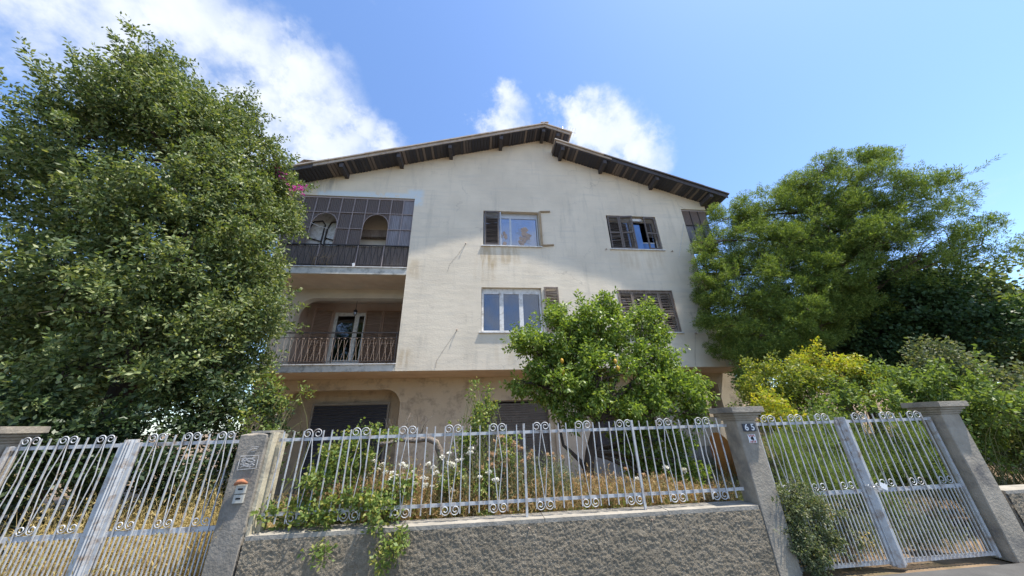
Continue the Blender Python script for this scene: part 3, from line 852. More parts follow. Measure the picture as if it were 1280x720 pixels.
# --- screened balcony, second floor left --------------------------------
def corrugated(x0, x1, z0, z1, y, n=7, d=.012, cut=None):
    mb = MB(); vs, fs = [], []
    for i in range(2*n+1):
        x = x0+(x1-x0)*i/(2*n)
        a, b = z0, z1
        if cut: a = max(z0, min(z1-.004, cut(x)))
        yy = y+(d if i % 2 else -d)*.5
        vs += [(x, yy, a), (x, yy, b)]
        if i: fs.append((2*i-2, 2*i, 2*i+1, 2*i-1))
    return mb.add(vs, fs)
def build_screen():
    xs = [-6.62, -6.2, -5.775, -5.35, -4.925, -4.5, -4.075, -3.655, -3.23, -2.81, -2.44]
    zs = [7.22, 7.87, 8.52, 9.13]
    Y = FY+.06
    frame = MB().box(xs[0], xs[-1], Y-.02, Y+.02, 9.13, 9.19)
    sc = frame.build('balcony_screen', 'mullion', house)
    arches = [(-5.775, -4.925), (-4.075, -3.23)]
    def arch_z(a, b, x):
        r = (b-a)/2; c = (a+b)/2; q = max(0, 1-((x-c)/r)**2)
        return 7.98+.50*math.sqrt(q)
    for i in range(len(xs)-1):
        a, b = xs[i], xs[i+1]
        ar = next((A for A in arches if A[0]-.01 <= a and b <= A[1]+.01), None)
        m = 'panel_pale' if i == 9 or (i == 8) else 'panel'
        for j in range(3):
            lo, hi = zs[j], zs[j+1]
            if ar and j == 0: continue
            cut = (lambda x, A=ar: arch_z(*A, x)) if ar and j == 1 else None
            mm = m if not (i == 8 and j == 2) else 'panel'
            corrugated(a+.004, b-.004, lo+.004, hi-.004, Y, cut=cut).build('panel', mm, sc)
    for i, x in enumerate(xs):
        inside = any(A[0]+.05 < x < A[1]-.05 for A in arches)
        MB().box(x-.011, x+.011, Y-.032, Y-.012, 8.50 if inside else 7.2, 9.13).build('mullion', 'mullion', sc)
    for z in zs[1:3]:
        segs = [(xs[0], xs[-1])] if z > 8.2 else [(xs[0], -5.78), (-4.92, -4.08), (-3.225, xs[-1])]
        for a, b in segs:
            MB().box(a, b, Y-.036, Y-.016, z-.011, z+.011).build('transom', 'mullion', sc)
    for A in arches:
        pts = [(A[0], Y-.026, 7.22), (A[0], Y-.026, 7.98)]+[(A[0]+(A[1]-A[0])*(1-math.cos(t))/2, Y-.026, 7.98+.5*math.sin(t)) for t in [math.pi*k/14 for k in range(1, 14)]]+[(A[1], Y-.026, 7.98), (A[1], Y-.026, 7.22)]
        MB().tube(pts, .014, 5).build('arch_bar', 'mullion', sc)
    # glazed inner partition seen through the left arch
    p = MB().box(-6.3, -4.7, 10.02, 10.06, 6.42, 8.95).build('inner_partition', 'white_frame', house)
    for a, b in ((-6.05, -5.55), (-5.45, -4.95)):
        MB().tube([(a, 9.985, 6.5), (a, 9.985, 8.1), (a+.1, 9.985, 8.4), (b-.12, 9.985, 8.45), (b, 9.985, 8.3), (b, 9.985, 6.5)], .025, 5).build('black_frame', 'iron', p)
        MB().tube([(a, 9.985, 7.75), (b, 9.985, 7.6)], .02, 5).build('black_bar', 'iron', p)
    # loose cord hanging across the left arch
    MB().tube([(-5.75, FY-.03, 8.02), (-5.45, FY-.03, 7.88), (-5.15, FY-.03, 7.80)], .008, 4).build('cord', 'white_frame', house)
    # railing with reed matting behind
    Yr = FY+.02
    r = MB().box(-6.6, -2.45, Yr-.02, Yr+.02, 7.19, 7.225).box(-6.6, -2.45, Yr-.012, Yr+.012, 6.46, 6.48).build('balcony_railing', 'iron', house)
    corrugated(-6.6, -2.46, 6.42, 7.185, Yr+.035, 90, .012).build('reed_mat', 'reed', r)
    mb = MB()
    for k in range(40):
        x = -6.55+k*.104
        mb.tube([(x+.022*math.sin(t*5.2+(k % 2)*math.pi), Yr, 6.46+t*.73) for t in [q/9 for q in range(10)]], .009, 4)
    tag(mb.build('baluster_bars', 'iron', r), kind='stuff')
    for x in (-5.3, -4.08, -3.25):
        MB().box(x-.012, x+.012, Yr-.025, Yr-.013, 6.4, 7.19).build('post', 'mullion', r)
    mb = MB()
    for k in range(16):
        a = (random.uniform(-5.4, -4.8), Yr-.03, 6.42); b2 = (a[0]+random.uniform(-.3, .3), Yr-.05, random.uniform(6.6, 7.0))
        mb.tube(limb_path(a, b2, 4, .25, .1), .004, 3)
    tag(mb.build('dry_twigs', 'dry_stem', r), kind='stuff')
    MB().obox((-4.12, Yr-.02, 6.47), (.035, 0, .01), (0, .02, 0), (-.01, 0, .05)).build('rag', 'white', r)
    # smaller screen of the right corner balcony
    xs = [7.82, 8.16, 8.5, 8.84]; zs = [7.2, 7.82, 8.46, 9.13]
    s2 = MB().box(7.81, 8.98, Y-.02, Y+.02, 9.13, 9.19).build('balcony_screen', 'mullion', house)
    for i in range(3):
        for j in range(3):
            corrugated(xs[i]+.004, xs[i+1]-.004, zs[j]+.004, zs[j+1]-.004, Y, 6).build('panel', 'panel' if j == 2 else 'panel_pale', s2)
        MB().box(xs[i]-.012, xs[i]+.012, Y-.032, Y-.012, 6.4, 9.13).build('mullion', 'iron', s2)
    for z in zs[:3]:
        MB().box(7.81, 8.98, Y-.036, Y-.016, z-.012, z+.012).build('transom', 'iron', s2)
    # first floor railing: zigzag ironwork
    Yr = FY+.03
    r = MB().box(-6.85, -2.45, Yr-.018, Yr+.018, 4.20, 4.232).box(-6.85, -2.45, Yr-.01, Yr+.01, 4.06, 4.075).box(-6.85, -2.45, Yr-.01, Yr+.01, 3.37, 3.385).build('balcony_railing', 'iron', house)
    mb = MB(); k = 0; x = -6.8
    while x < -2.6:
        h = .62
        z = 3.38
        mb.tube([(x, Yr-.012, z), (x+.05, Yr-.012, z+.3), (x+.02, Yr-.012, z+h)], .0042, 4)
        mb.tube([(x+.11, Yr-.012, z+h), (x+.06, Yr-.012, z+.33), (x+.10, Yr-.012, z)], .0042, 4)
        mb.tube([(x+.02+.03*math.cos(a), Yr-.012, z+h+.02+.03*math.sin(a)) for a in [math.pi*q/6 for q in range(7)]], .006, 4)
        x += .165
    tag(mb.build('zigzag_bars', 'rust_iron', r), kind='stuff')
    for x in (-6.5, -4.25, -2.5):
        MB().box(x-.012, x+.012, Yr-.012, Yr+.012, 3.3, 4.2).build('post', 'iron', r)
build_screen()
# balcony door and its shutters
def build_balcony_door():
    Y = 12.12
    d = MB()
    x0, x1, z1 = -5.57, -4.42, 5.73
    d.box(x0, x0+.11, Y, Y+.07, 3.3, z1).box(x1-.06, x1, Y, Y+.07, 3.3, z1).box(x0+.11, x1-.06, Y, Y+.07, z1-.14, z1).box(-4.82, -4.67, Y-.01, Y+.06, 3.3, z1-.14).box(x0+.11, -4.82, Y, Y+.06, 3.75, 3.9).box(-4.67, x1-.06, Y, Y+.06, 3.75, 3.9).box(x0+.11, -4.82, Y, Y+.06, 3.3, 3.42).box(-4.67, x1-.06, Y, Y+.06, 3.3, 3.42)
    door = d.build('balcony_door', 'white_frame', house)
    MB().box(x0+.1, -4.81, Y+.03, Y+.038, 3.4, z1-.13).build('pane', 'glass_dark', door)
    MB().box(-4.68, x1-.05, Y+.03, Y+.038, 3.4, z1-.13).build('pane', 'glass_dark', door)
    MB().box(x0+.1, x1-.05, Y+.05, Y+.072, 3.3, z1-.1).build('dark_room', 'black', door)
    shutter(door, -4.42, -3.80, 3.3, 5.80, Y-.04, 'shutter_brown', True, label='brown louvred shutter leaf')
    shutter(door, -3.78, -3.14, 3.3, 5.80, Y-.02, 'shutter_brown', True)
    shutter(door, -3.12, -2.48, 3.3, 5.80, Y-.03, 'shutter_brown', True)
    shutter(door, -6.22, -5.60, 3.3, 5.80, Y-.10, 'shutter_brown', True, angle=28, hinge='r')
build_balcony_door()
ln = empty('hanging_lantern', (-4.52, 11.3, 5.4), 'small glass lantern on a cord hanging from the arched balcony ceiling', 'lantern')
MB().tube([(-4.52, 11.3, 6.12), (-4.52, 11.3, 5.58)], .009, 5).build('cord', 'iron', ln)
MB().tube([(-4.52, 11.3, 6.125), (-4.52, 11.3, 6.09)], [.05, .04], 8).build('ceiling_rose', 'iron', ln)
MB().tube([(-4.52, 11.3, 5.59), (-4.52, 11.3, 5.53), (-4.52, 11.3, 5.5)], [.015, .06, .075], 8).build('cap', 'iron', ln)
MB().tube([(-4.52, 11.3, 5.5), (-4.52, 11.3, 5.42), (-4.52, 11.3, 5.34)], [.055, .06, .035], 8).build('globe', 'glass', ln)
# cables, shutter catches and a stay rope on the facade
def cable(name, pts, r, m, label, cat='cable'):
    tag(MB().tube(pts, r, 4).build(name, m), label, cat)
Yc = FY-.012
cable('wire', [(-.55, Yc, 7.35), (-.78, Yc, 6.95), (-1.05, Yc, 6.55), (-1.12, Yc, 6.25)], .0028, 'iron', 'thin wire down the wall left of the aluminium sliding window', 'wire')
cable('wire', [(-.72, Yc, 4.28), (-1.05, Yc, 3.75), (-1.28, Yc, 3.35), (-1.29, Yc, 3.15)], .003, 'iron', 'thin wire down the wall left of the three light window', 'wire')
cable('wire', [(7.02, Yc, 4.15), (6.83, Yc, 3.5), (6.74, Yc, 3.12)], .0028, 'iron', 'thin wire down the wall below the closed shutters', 'wire')
cable('wire', [(7.02, Yc, 4.15), (7.4, Yc, 4.17), (7.78, Yc, 4.2)], .005, 'white_frame', 'pale wire from the closed shutters towards the wall corner', 'wire')
cable('rope', [(7.74, Yc-.02, 8.5), (7.45, Yc-.02, 7.75), (7.15, Yc, 6.95)], .008, 'white_frame', 'white rope slanting over the wall beside the corner balcony screen', 'rope')
for x, z, lab in ((-.55, 7.36, 'on the wall left of the aluminium sliding window'), (-.72, 4.3, 'on the wall left of the three light window'), (4.45, 7.27, 'left of the half open dark shutters'), (6.95, 7.25, 'right of the half open dark shutters'), (7.02, 4.17, 'right of the four closed shutters')):
    tag(MB().tube([(x, FY+.03, z), (x, FY-.07, z), (x, FY-.075, z-.05)], .014, 5).build('shutter_catch', 'rust_iron'), 'small rusty shutter catch '+lab, 'catch', 'shutter catches on the facade')

# ================================================================== BOUNDARY WALL, PILLARS
WY = 3.90
def build_wall(x0, x1, label):
    root = empty('boundary_wall', ((x0+x1)/2, 4.0, 0), label, 'wall')
    st = .0075
    nx, nz = int((x1-x0)/st), int(.66/st)
    V = np.empty((nz+1, nx+1, 3))
    for j in range(nz+1):
        for i in range(nx+1):
            x, z = x0+(x1-x0)*i/nx, -.02+.675*j/nz
            n = mnoise.noise((x*36, z*44, 1.7))*.5+mnoise.noise((x*70, z*80, 4.1))*.55+mnoise.noise((x*13, z*15, 8))*.45
            V[j, i] = (x, WY-.004-.0085*n, z)
    I = np.arange((nz+1)*(nx+1)).reshape(nz+1, nx+1)
    F = np.stack([I[:-1, :-1], I[:-1, 1:], I[1:, 1:], I[1:, :-1]], -1).reshape(-1, 4)
    me = np_mesh('rough_cast_face', V.reshape(-1, 3), F, 'stucco')
    me.polygons.foreach_set('use_smooth', [True]*len(F))
    mesh_obj('rough_cast_face', me, root)
    MB().box(x0, x1, WY+.02, 4.14, -.05, .652).build('wall_core', 'concrete2', root)
    # coping in poured lengths with uneven edges
    x = x0
    while x < x1-.01:
        b = min(x1, x+random.uniform(1.3, 1.9))
        pr = [(x+.003, WY+.003), (b-.003, WY+.003+random.uniform(-.003, .003)), (b-.003, 4.15), (x+.003, 4.15)]
        MB().prism_z(pr, .653, .692+random.uniform(-.004, .003)).build('coping_stone', 'coping', root)
        x = b
    return root
build_wall(-2.20, 3.10, 'low rough cast boundary wall with pale coping below the scrolled iron fence')
build_wall(6.35, 14, 'rough cast boundary wall beyond the padlocked gate')
build_wall(-12, -5.05, 'rough cast boundary wall beyond the gate under the big tree')

def grid_post(x0, x1, y0, y1, z0, z1, jag):
    """pillar shaft with slightly uneven edges and a broken top where jag > 0"""
    bm = bmesh.new()
    bmesh.ops.create_cube(bm, size=1, matrix=Matrix.Translation(((x0+x1)/2, (y0+y1)/2, (z0+z1)/2)) @ Matrix.Diagonal((x1-x0, y1-y0, z1-z0, 1)))
    bmesh.ops.bevel(bm, geom=list(bm.edges), offset=.008, segments=1, affect='EDGES')
    bmesh.ops.subdivide_edges(bm, edges=list(bm.edges), cuts=5, use_grid_fill=True)
    for v in bm.verts:
        n = mnoise.noise_vector(v.co*9)
        v.co += Vector((n.x*.006, n.y*.006, 0))
        if jag and v.co.z > z1-.02:
            v.co.z += -.01-jag*abs(mnoise.noise((v.co.x*14, v.co.y*14, 2.2)))*2 - jag*max(0, (x0+.1-v.co.x))*4
    me = bpy.data.meshes.new('shaft'); bm.to_mesh(me); bm.free()
    return me
def pillar_left():
    root = empty('gate_pillar', (-2.36, 4.02, 0), 'dark concrete gate pillar with broken top and letter slot plates', 'pillar')
    me = grid_post(-2.495, -2.225, WY, 4.16, 0, 1.60, .03); me.materials.append(MAT['concrete'])
    mesh_obj('shaft', me, root)
    MB().box(-2.222, -2.188, WY+.035, 4.13, .66, 1.585).build('plaster_skim', 'plaster', root)
    MB().box(-2.218, -2.150, 4.03, 4.14, .66, 1.57).build('plaster_skim', 'plaster', root)
    mb = MB()
    mb.prism_z([(-2.40, WY+.01), (-2.21, WY+.005), (-2.18, 4.1), (-2.33, 4.12)], 1.585, 1.607); mb.build('broken_cap', 'coping', root)
pillar_left()
# letter slot plates with a terracotta hood on the left pillar
lb = empty('letter_slot', (-2.335, WY-.01, .97), 'two small cream slot plates under a terracotta tile hood on the broken pillar', 'letter slot')
for z in (1.045, .965):
    p = MB().box(-2.385, -2.295, WY-.022, WY+.002, z, z+.07).build('plate', 'metal_box', lb)
    MB().box(-2.362, -2.318, WY-.0235, WY-.0215, z+.03, z+.045).build('slot', 'black', p)
MB().tube([(-2.40, WY-.03, 1.125), (-2.37, WY-.04, 1.145), (-2.33, WY-.042, 1.152), (-2.285, WY-.03, 1.13)], [.012, .022, .022, .010], 6).build('tile_hood', 'terracotta', lb)
# white paint scrawl on the pillar
pm = empty('paint_marks', (-2.35, WY-.003, 1.25), 'scrawled white paint rectangle on the dark broken pillar', 'paint marks')
mb = MB(); y = WY-.0085
def stroke(pts, r): mb.tube([(a+random.gauss(0, .004), y, b+random.gauss(0, .004)) for a, b in pts], r, 4)
stroke([(-2.43, 1.26), (-2.435, 1.365), (-2.255, 1.368), (-2.25, 1.258), (-2.43, 1.26)], .0035)
for k in range(9):
    zz = 1.275+k*.010
    stroke([(-2.425+.02*random.random()+q*.027, zz+random.uniform(-.008, .008)) for q in range(6)], .0028)
stroke([(-2.36, 1.42), (-2.33, 1.44), (-2.29, 1.435), (-2.31, 1.41), (-2.37, 1.405), (-2.34, 1.45), (-2.28, 1.455)], .003)
mb.build('strokes', 'white_paint', pm)

def pillar_right(x0, x1, label):
    root = empty('gate_pillar', ((x0+x1)/2, 4.02, 0), label, 'pillar')
    me = grid_post(x0, x1, WY, 4.14, 0, 1.56, 0); me.materials.append(MAT['concrete2'])
    mesh_obj('shaft', me, root)
    cx0, cx1, cy0, cy1 = x0, x1, WY, 4.14
    for k, (g, za, zb) in enumerate(((.012, 1.560, 1.585), (.03, 1.586, 1.615), (.055, 1.616, 1.645), (.085, 1.646, 1.715))):
        bm = bmesh.new()
        bmesh.ops.create_cube(bm, size=1, matrix=Matrix.Translation(((cx0+cx1)/2, (cy0+cy1)/2, (za+zb)/2)) @ Matrix.Diagonal((cx1-cx0+2*g, cy1-cy0+2*g, zb-za, 1)))
        bmesh.ops.bevel(bm, geom=list(bm.edges), offset=.006, segments=2, affect='EDGES')
        me = bpy.data.meshes.new('cap_moulding'); bm.to_mesh(me); bm.free(); me.materials.append(MAT['concrete2'])
        mesh_obj('cap_moulding', me, root)
    return root
pillar_right(3.115, 3.375, 'grey concrete gate pillar with moulded cap and house number')
pillar_right(6.02, 6.30, 'grey concrete gate pillar beyond the padlocked gate')
pillar_right(-5.02, -4.74, 'grey concrete gate pillar under the big tree')
# house number: two tiles
def digit(ch, x, z, size, parent):
    cu = bpy.data.curves.new('digit', 'FONT'); cu.body = ch; cu.size = size; cu.extrude = .001; cu.offset = .0014
    cu.align_x = 'CENTER'; cu.align_y = 'CENTER'
    t = bpy.data.objects.new('tmp', cu)
    COL.objects.link(t)
    bpy.context.view_layer.update()
    me = bpy.data.meshes.new_from_object(t.evaluated_get(bpy.context.evaluated_depsgraph_get()))
    bpy.data.objects.remove(t)
    me.transform(Matrix.Translation((x, 0, z)) @ Matrix.Rotation(math.pi/2, 4, 'X'))
    me.materials.clear(); me.materials.append(MAT['white'])
    return mesh_obj('digit', me, parent, (0, WY-.0185, 0))
hn = empty('house_number', (3.255, WY-.01, 1.435), 'navy house number tiles with white digits on the moulded pillar', 'house number')
for ch, x in (('6', 3.213), ('5', 3.293)):
    t = MB().box(x-.039, x+.039, WY-.017, WY-.004, 1.437, 1.522).build('tile', 'navy', hn)
    digit(ch, x, 1.479, .100, t)
st = empty('warning_sticker', (3.255, WY-.006, 1.31), 'small white square sticker with red and black print below the house number', 'sticker')
MB().box(3.205, 3.300, WY-.010, WY-.004, 1.312, 1.402).build('backing', 'white', st)
mb = MB()
for k in range(4):
    mb.obox((3.222+k*.02, WY-.0112, 1.325), (.006, 0, .010), (0, .0006, 0), (-.004, 0, .004)); mb.obox((3.222+k*.02, WY-.0112, 1.388), (.006, 0, -.010), (0, .0006, 0), (.004, 0, .004))
mb.build('red_print', 'red', st)
mb = MB(); mb.obox((3.25, WY-.0112, 1.362), (.016, 0, .008), (0, .0006, 0), (-.006, 0, .012)); mb.obox((3.262, WY-.0113, 1.345), (.008, 0, .004), (0, .0006, 0), (-.003, 0, .006)); mb.build('black_print', 'black', st)

# ================================================================== FENCE AND GATES
FNY = 4.0
def lyre_half(sgn, zt, zb, kink, sp):
    """one flat bar of a lyre: scroll, straight run bowed outwards, scroll"""
    r = sp*.485
    cx = r+.003
    pts = []
    for i in range(22):
        t = i/21; a = math.radians(-330+510*t); rr = r*(.28+.72*t)
        pts.append((cx+rr*math.cos(a), zt-r+rr*math.sin(a)))
    pts += [(.007, zt-2.4*r), (kink, zb+(zt-zb)*.56), (kink*.97, zb+(zt-zb)*.5), (.007, zb+2.4*r)]
    for i in range(22):
        t = 1-i/21; a = math.radians(330-510*t); rr = r*(.28+.72*t)
        pts.append((cx+rr*math.cos(a), zb+r+rr*math.sin(a)))
    mb = MB(); mb.tube([(sgn*x, 0, z) for x, z in pts], .0052, 5)
    return mb.mesh('scroll_bar', 'steel')
def fence():
    root = empty('iron_fence', (.45, FNY, .69), 'pale grey iron fence with paired scrolls on the rough cast wall', 'fence')
    p = .1014
    me_bar = MB().box(-.0056, .0056, -.0056, .0056, .752, 1.592).mesh('bar', 'steel')
    me_post = MB().box(-.012, .012, -.012, .012, .69, 1.60).mesh('post', 'steel')
    lh = [lyre_half(s, 1.612, .738, .046, p) for s in (-1, 1)]
    for a, b in ((-2.16, 3.06),):
        MB().box(a, b, FNY+.009, FNY+.017, 1.492, 1.524).build('top_rail', 'steel', root)
        MB().box(a, b, FNY+.009, FNY+.017, .818, .850).build('bottom_rail', 'steel', root)
    posts = (-.80, .514, 1.833)
    for k in range(-5, 7):
        c = .21+.507*k
        for d in (-2, -1, 1, 2):
            x = c+d*p
            if not -2.15 < x < 3.04: continue
            if any(abs(x-q) < .05 for q in posts):
                mesh_obj('post', me_post, root, (x, FNY, 0))
            else:
                o = mesh_obj('bar', me_bar, root, (x+random.gauss(0, .0015), FNY, random.gauss(0, .002)))
                o.rotation_euler[1] = random.gauss(0, .006)
        if -2.1 < c < 2.99:
            for m in lh: mesh_obj('scroll_bar', m, root, (c, FNY-.001, 0))
    for x in posts:
        MB().tube([(x, WY-.02, .62), (x, WY+.03, .62)], .008, 6).build('anchor_bolt', 'rust_iron', root)
fence()
def gate(x0, x1, stile_at, label, group=None):
    root = empty('iron_gate', ((x0+x1)/2, FNY, .02), label, 'gate')
    W = x1-x0
    zt, zm, zb = 1.508, .745, .075
    MB().box(x0, x1, FNY+.009, FNY+.019, zt-.017, zt+.017).build('top_rail', 'steel', root)
    MB().box(x0, x1, FNY+.009, FNY+.019, zm-.022, zm+.022).build('middle_rail', 'steel', root)
    MB().box(x0, x1, FNY+.009, FNY+.019, zb-.02, zb+.02).build('bottom_rail', 'steel', root)
    n = 3; u = W/n; p = u/4
    me_bar = MB().box(-.0056, .0056, -.0056, .0056, .085, 1.592).mesh('bar', 'steel')
    me_low = MB().box(-.005, .005, -.005, .005, .085, .735).mesh('short_bar', 'steel')
    lh = [lyre_half(s, 1.612, .772, .042, p) for s in (-1, 1)]
    for k in range(n):
        c = x0+u*(k+.5)
        for d in (-1, 1, 2):
            if k == n-1 and d == 2: continue
            mesh_obj('bar', me_bar, root, (c+d*p, FNY, 0))
        for m in lh: mesh_obj('scroll_bar', m, root, (c, FNY-.001, 0))
        mesh_obj('short_bar', me_low, root, (c, FNY, 0))
        for d in (-1.5, -.5, .5, 1.5): mesh_obj('short_bar', me_low, root, (c+d*p, FNY, 0))
    for x in (x0, x1):
        MB().box(x-.016, x+.016, FNY-.008, FNY+.03, .04, 1.53).build('stile', 'steel', root)
    if stile_at is not None:
        w = .052
        prof = [(-w, .03), (-w, -.02)]+[(-w+2*w*(i+1)/8, -.035 if i % 2 else -.02) for i in range(7)]+[(w, -.02), (w, .03)]
        MB().prism_z([(stile_at+a, FNY+b) for a, b in prof], .03, 1.56).build('meeting_stile', 'steel', root)
gate(3.44, 4.575, 4.645, 'padlocked iron gate leaf beside the numbered pillar')
gate(4.72, 5.96, None, 'iron gate leaf beyond the padlocked fluted stile')
gate(-3.53, -2.53, -3.60, 'iron gate leaf beside the broken dark pillar')
gate(-4.70, -3.68, None, 'iron gate leaf under the big tree')
# chain, padlock and tag on the right gate
ch = empty('chain', (4.66, FNY-.05, .80), 'steel chain looped round the fluted gate stile', 'chain')
for k in range(9):
    a = math.pi*(k/8)
    x, yy = 4.645-.075*math.cos(a), FNY-.035-.035*math.sin(a)
    z = .80+.012*math.sin(k*1.3)
    pts = [(x+.014*math.cos(t)*math.sin(a), yy+(.004 if k % 2 else -.004)+.010*math.cos(t)*(k % 2), z+.011*math.sin(t)) for t in [2*math.pi*q/8 for q in range(9)]]
    MB().tube(pts, .0035, 4).build('chain_link', 'alu', ch)
pl = empty('padlock', (4.735, FNY-.04, .76), 'small grey padlock hanging from the gate chain', 'padlock')
MB().box(4.715, 4.758, FNY-.052, FNY-.034, .755, .795).build('body', 'steel', pl)
MB().tube([(4.722, FNY-.043, .795), (4.722, FNY-.043, .815), (4.729, FNY-.043, .826), (4.744, FNY-.043, .826), (4.751, FNY-.043, .815), (4.751, FNY-.043, .795)], .004, 5).build('shackle', 'alu', pl)
tg = MB(); tg.obox((4.80, FNY-.05, .795), (.042, 0, -.018), (0, .002, 0), (.010, 0, .028))
tag(tg.build('paper_tag', 'white'), 'pale blank tag tied beside the gate padlock', 'tag')

# orange board leaning under the porch
ob = MB(); pts = []
for i in range(24):
    a = 2*math.pi*i/24
    pts.append((.36*math.cos(a), .72*math.sin(a)))
pts = [(a*math.cos(.25)-b*math.sin(.25), a*math.sin(.25)+b*math.cos(.25)) for a, b in pts]
ob.prism_y([(7.05+a, .50+b) for a, b in pts], 9.6, 9.63)
tag(ob.build('orange_board', 'orange'), 'rounded orange plastic board standing by the porch column', 'board')
# pale stones by the right end of the bed
for k, (x, y, z, r) in enumerate([(3.02, 5.2, .66, .08), (2.85, 5.0, .65, .07), (3.1, 4.75, .65, .07), (2.7, 4.6, .64, .06), (3.15, 5.6, .67, .09)]):
    bm = bmesh.new(); bmesh.ops.create_icosphere(bm, subdivisions=2, radius=r)
    for v in bm.verts:
        v.co *= 1+.35*mnoise.noise(v.co*9+Vector((k, 0, 0))); v.co.z *= .6
    me = bpy.data.meshes.new('stone'); bm.to_mesh(me); bm.free(); me.materials.append(MAT['plaster'])
    tag(mesh_obj('stone', me, None, (x, y, bed(x, y)+.03)), 'pale broken stone on the soil near the numbered pillar', 'stone', 'pale stones in the garden bed')

# ================================================================== TREES
LEFT = [(-6.6,4.7,8.29,.50),(-5.91,4.9,7.25,.6),(-5.87,5.43,7.85,.55),(-5.89,5.85,8.75,.38),(-5.51,6.2,8.2,.40),(-5.07,6.19,7.15,.58),(-5.17,5.39,6.2,.66),(-5.43,4.93,5.49,.62),
 (-4.57,6.32,5.92,.5),(-4.64,5.61,4.89,.64),(-4.99,5.11,4.21,.6),(-4.55,6.35,4.65,.46),(-4.29,5.88,3.57,.56),(-4.3,6.34,3.6,.36),(-4.69,5.4,3.24,.54),(-4.15,6.21,2.75,.38),
 (-4.42,5.78,2.57,.46),(-4.73,5.36,2.38,.44),(-6.76,4.7,7.33,.7),(-5.98,4.8,5.08,.6),(-5.48,4.9,3.28,.55),(-7.3,4.8,6.45,.8),(-6.4,4.8,3.85,.65),(-5.7,5.0,2.33,.5),
 (-6.0,6.6,6.3,1.0),(-5.6,6.9,4.6,.95),(-6.8,6.2,8.0,.8),(-5.2,6.9,7.2,.6),(-7.4,5.6,4.6,.9),(-7.2,5.4,8.9,.7),(-5.2,6.7,3.2,.8),(-6.5,6.2,2.8,.8),(-5.3,6.2,5.4,.8),(-5.7,5.8,6.9,.8),(-4.9,6.5,6.4,.6),(-4.8,6.2,4.0,.7),(-5.6,5.8,3.9,.9),(-6.4,5.6,5.5,1.0),(-4.75,6.0,2.0,.6),(-6.6,5.6,7.6,.8),(-7.6,5.2,7.8,.8),(-8.2,5.4,6.0,1.0),(-8.0,5.6,3.4,1.0)]
tr = [(-5.92,6.32,-.2),(-5.9,6.3,.35),(-5.85,6.2,1.2),(-5.95,6.1,2.2),(-5.8,5.95,3.3),(-5.9,5.9,4.5),(-6.0,5.7,5.6),(-6.1,5.5,6.6)]
make_tree('evergreen_tree', 'tall dense dark evergreen tree covering the left balconies of the house', (-5.9,6.3,height(-5.9,6.3)), tr, .2, LEFT, 'leaf_tree', 'bark', 520, 15, .30, .11, .05, .095, .44, twigs=7, limb_r=.05, sprig=1.1, core=(300, .065))
def tufts(name, label, cat, spots, mat, base, n, L0, L1, group=None):
    root = empty(name, base, label, cat, group)
    for x, y, z, r in spots:
        P = np.array([x, y, z])+RNG.normal(size=(n, 3))*r
        V, F = cluster_leaves(P, unit(RNG.normal(size=P.shape)), 7, .06, .05, L0, L1, .75, 0)
        tag(mesh_obj('flower_spray', np_mesh('flower_spray', V, F, mat), root), kind='stuff')
    mb = MB()
    for x, y, z, r in spots:
        p = limb_path((x-.5, y+.25, z-.5), (x, y, z), 5, .2, .2); mb.tube(p, tapered(p, .01, .004), 4)
    mb.build('stem', 'stem', root)
tufts('bougainvillea', 'magenta bougainvillea sprays showing through the tall dark tree', 'climber', [(-4.68,6.25,7.04,.07),(-4.86,6.25,7.27,.06),(-4.24,6.25,6.8,.07),(-4.37,6.25,6.75,.05)], 'pink', (-5.2,6.6,6.3), 9, .03, .055)
# dark undergrowth behind the left gate
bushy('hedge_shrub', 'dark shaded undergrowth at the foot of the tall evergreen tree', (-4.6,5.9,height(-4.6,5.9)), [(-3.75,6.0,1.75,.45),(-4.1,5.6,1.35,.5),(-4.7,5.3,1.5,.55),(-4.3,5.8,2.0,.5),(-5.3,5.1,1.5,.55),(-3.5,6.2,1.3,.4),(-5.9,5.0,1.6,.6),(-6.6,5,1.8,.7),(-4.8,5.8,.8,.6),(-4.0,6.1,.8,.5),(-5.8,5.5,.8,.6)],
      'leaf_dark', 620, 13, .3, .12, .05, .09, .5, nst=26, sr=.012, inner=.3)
bushy('climbing_shrub', 'yellowing shrub with loose sprays between the tall tree and the garage', (-3.6,6.0,height(-3.6,6.0)), [(-3.45,5.95,2.15,.22),(-3.6,5.8,1.75,.28),(-3.2,6.0,1.95,.14),(-3.35,5.9,1.5,.2),(-3.7,6.1,2.3,.25),(-2.98,5.95,2.2,.1)],
      'leaf_rose', 620, 9, .22, .09, .04, .075, .5, nst=16)

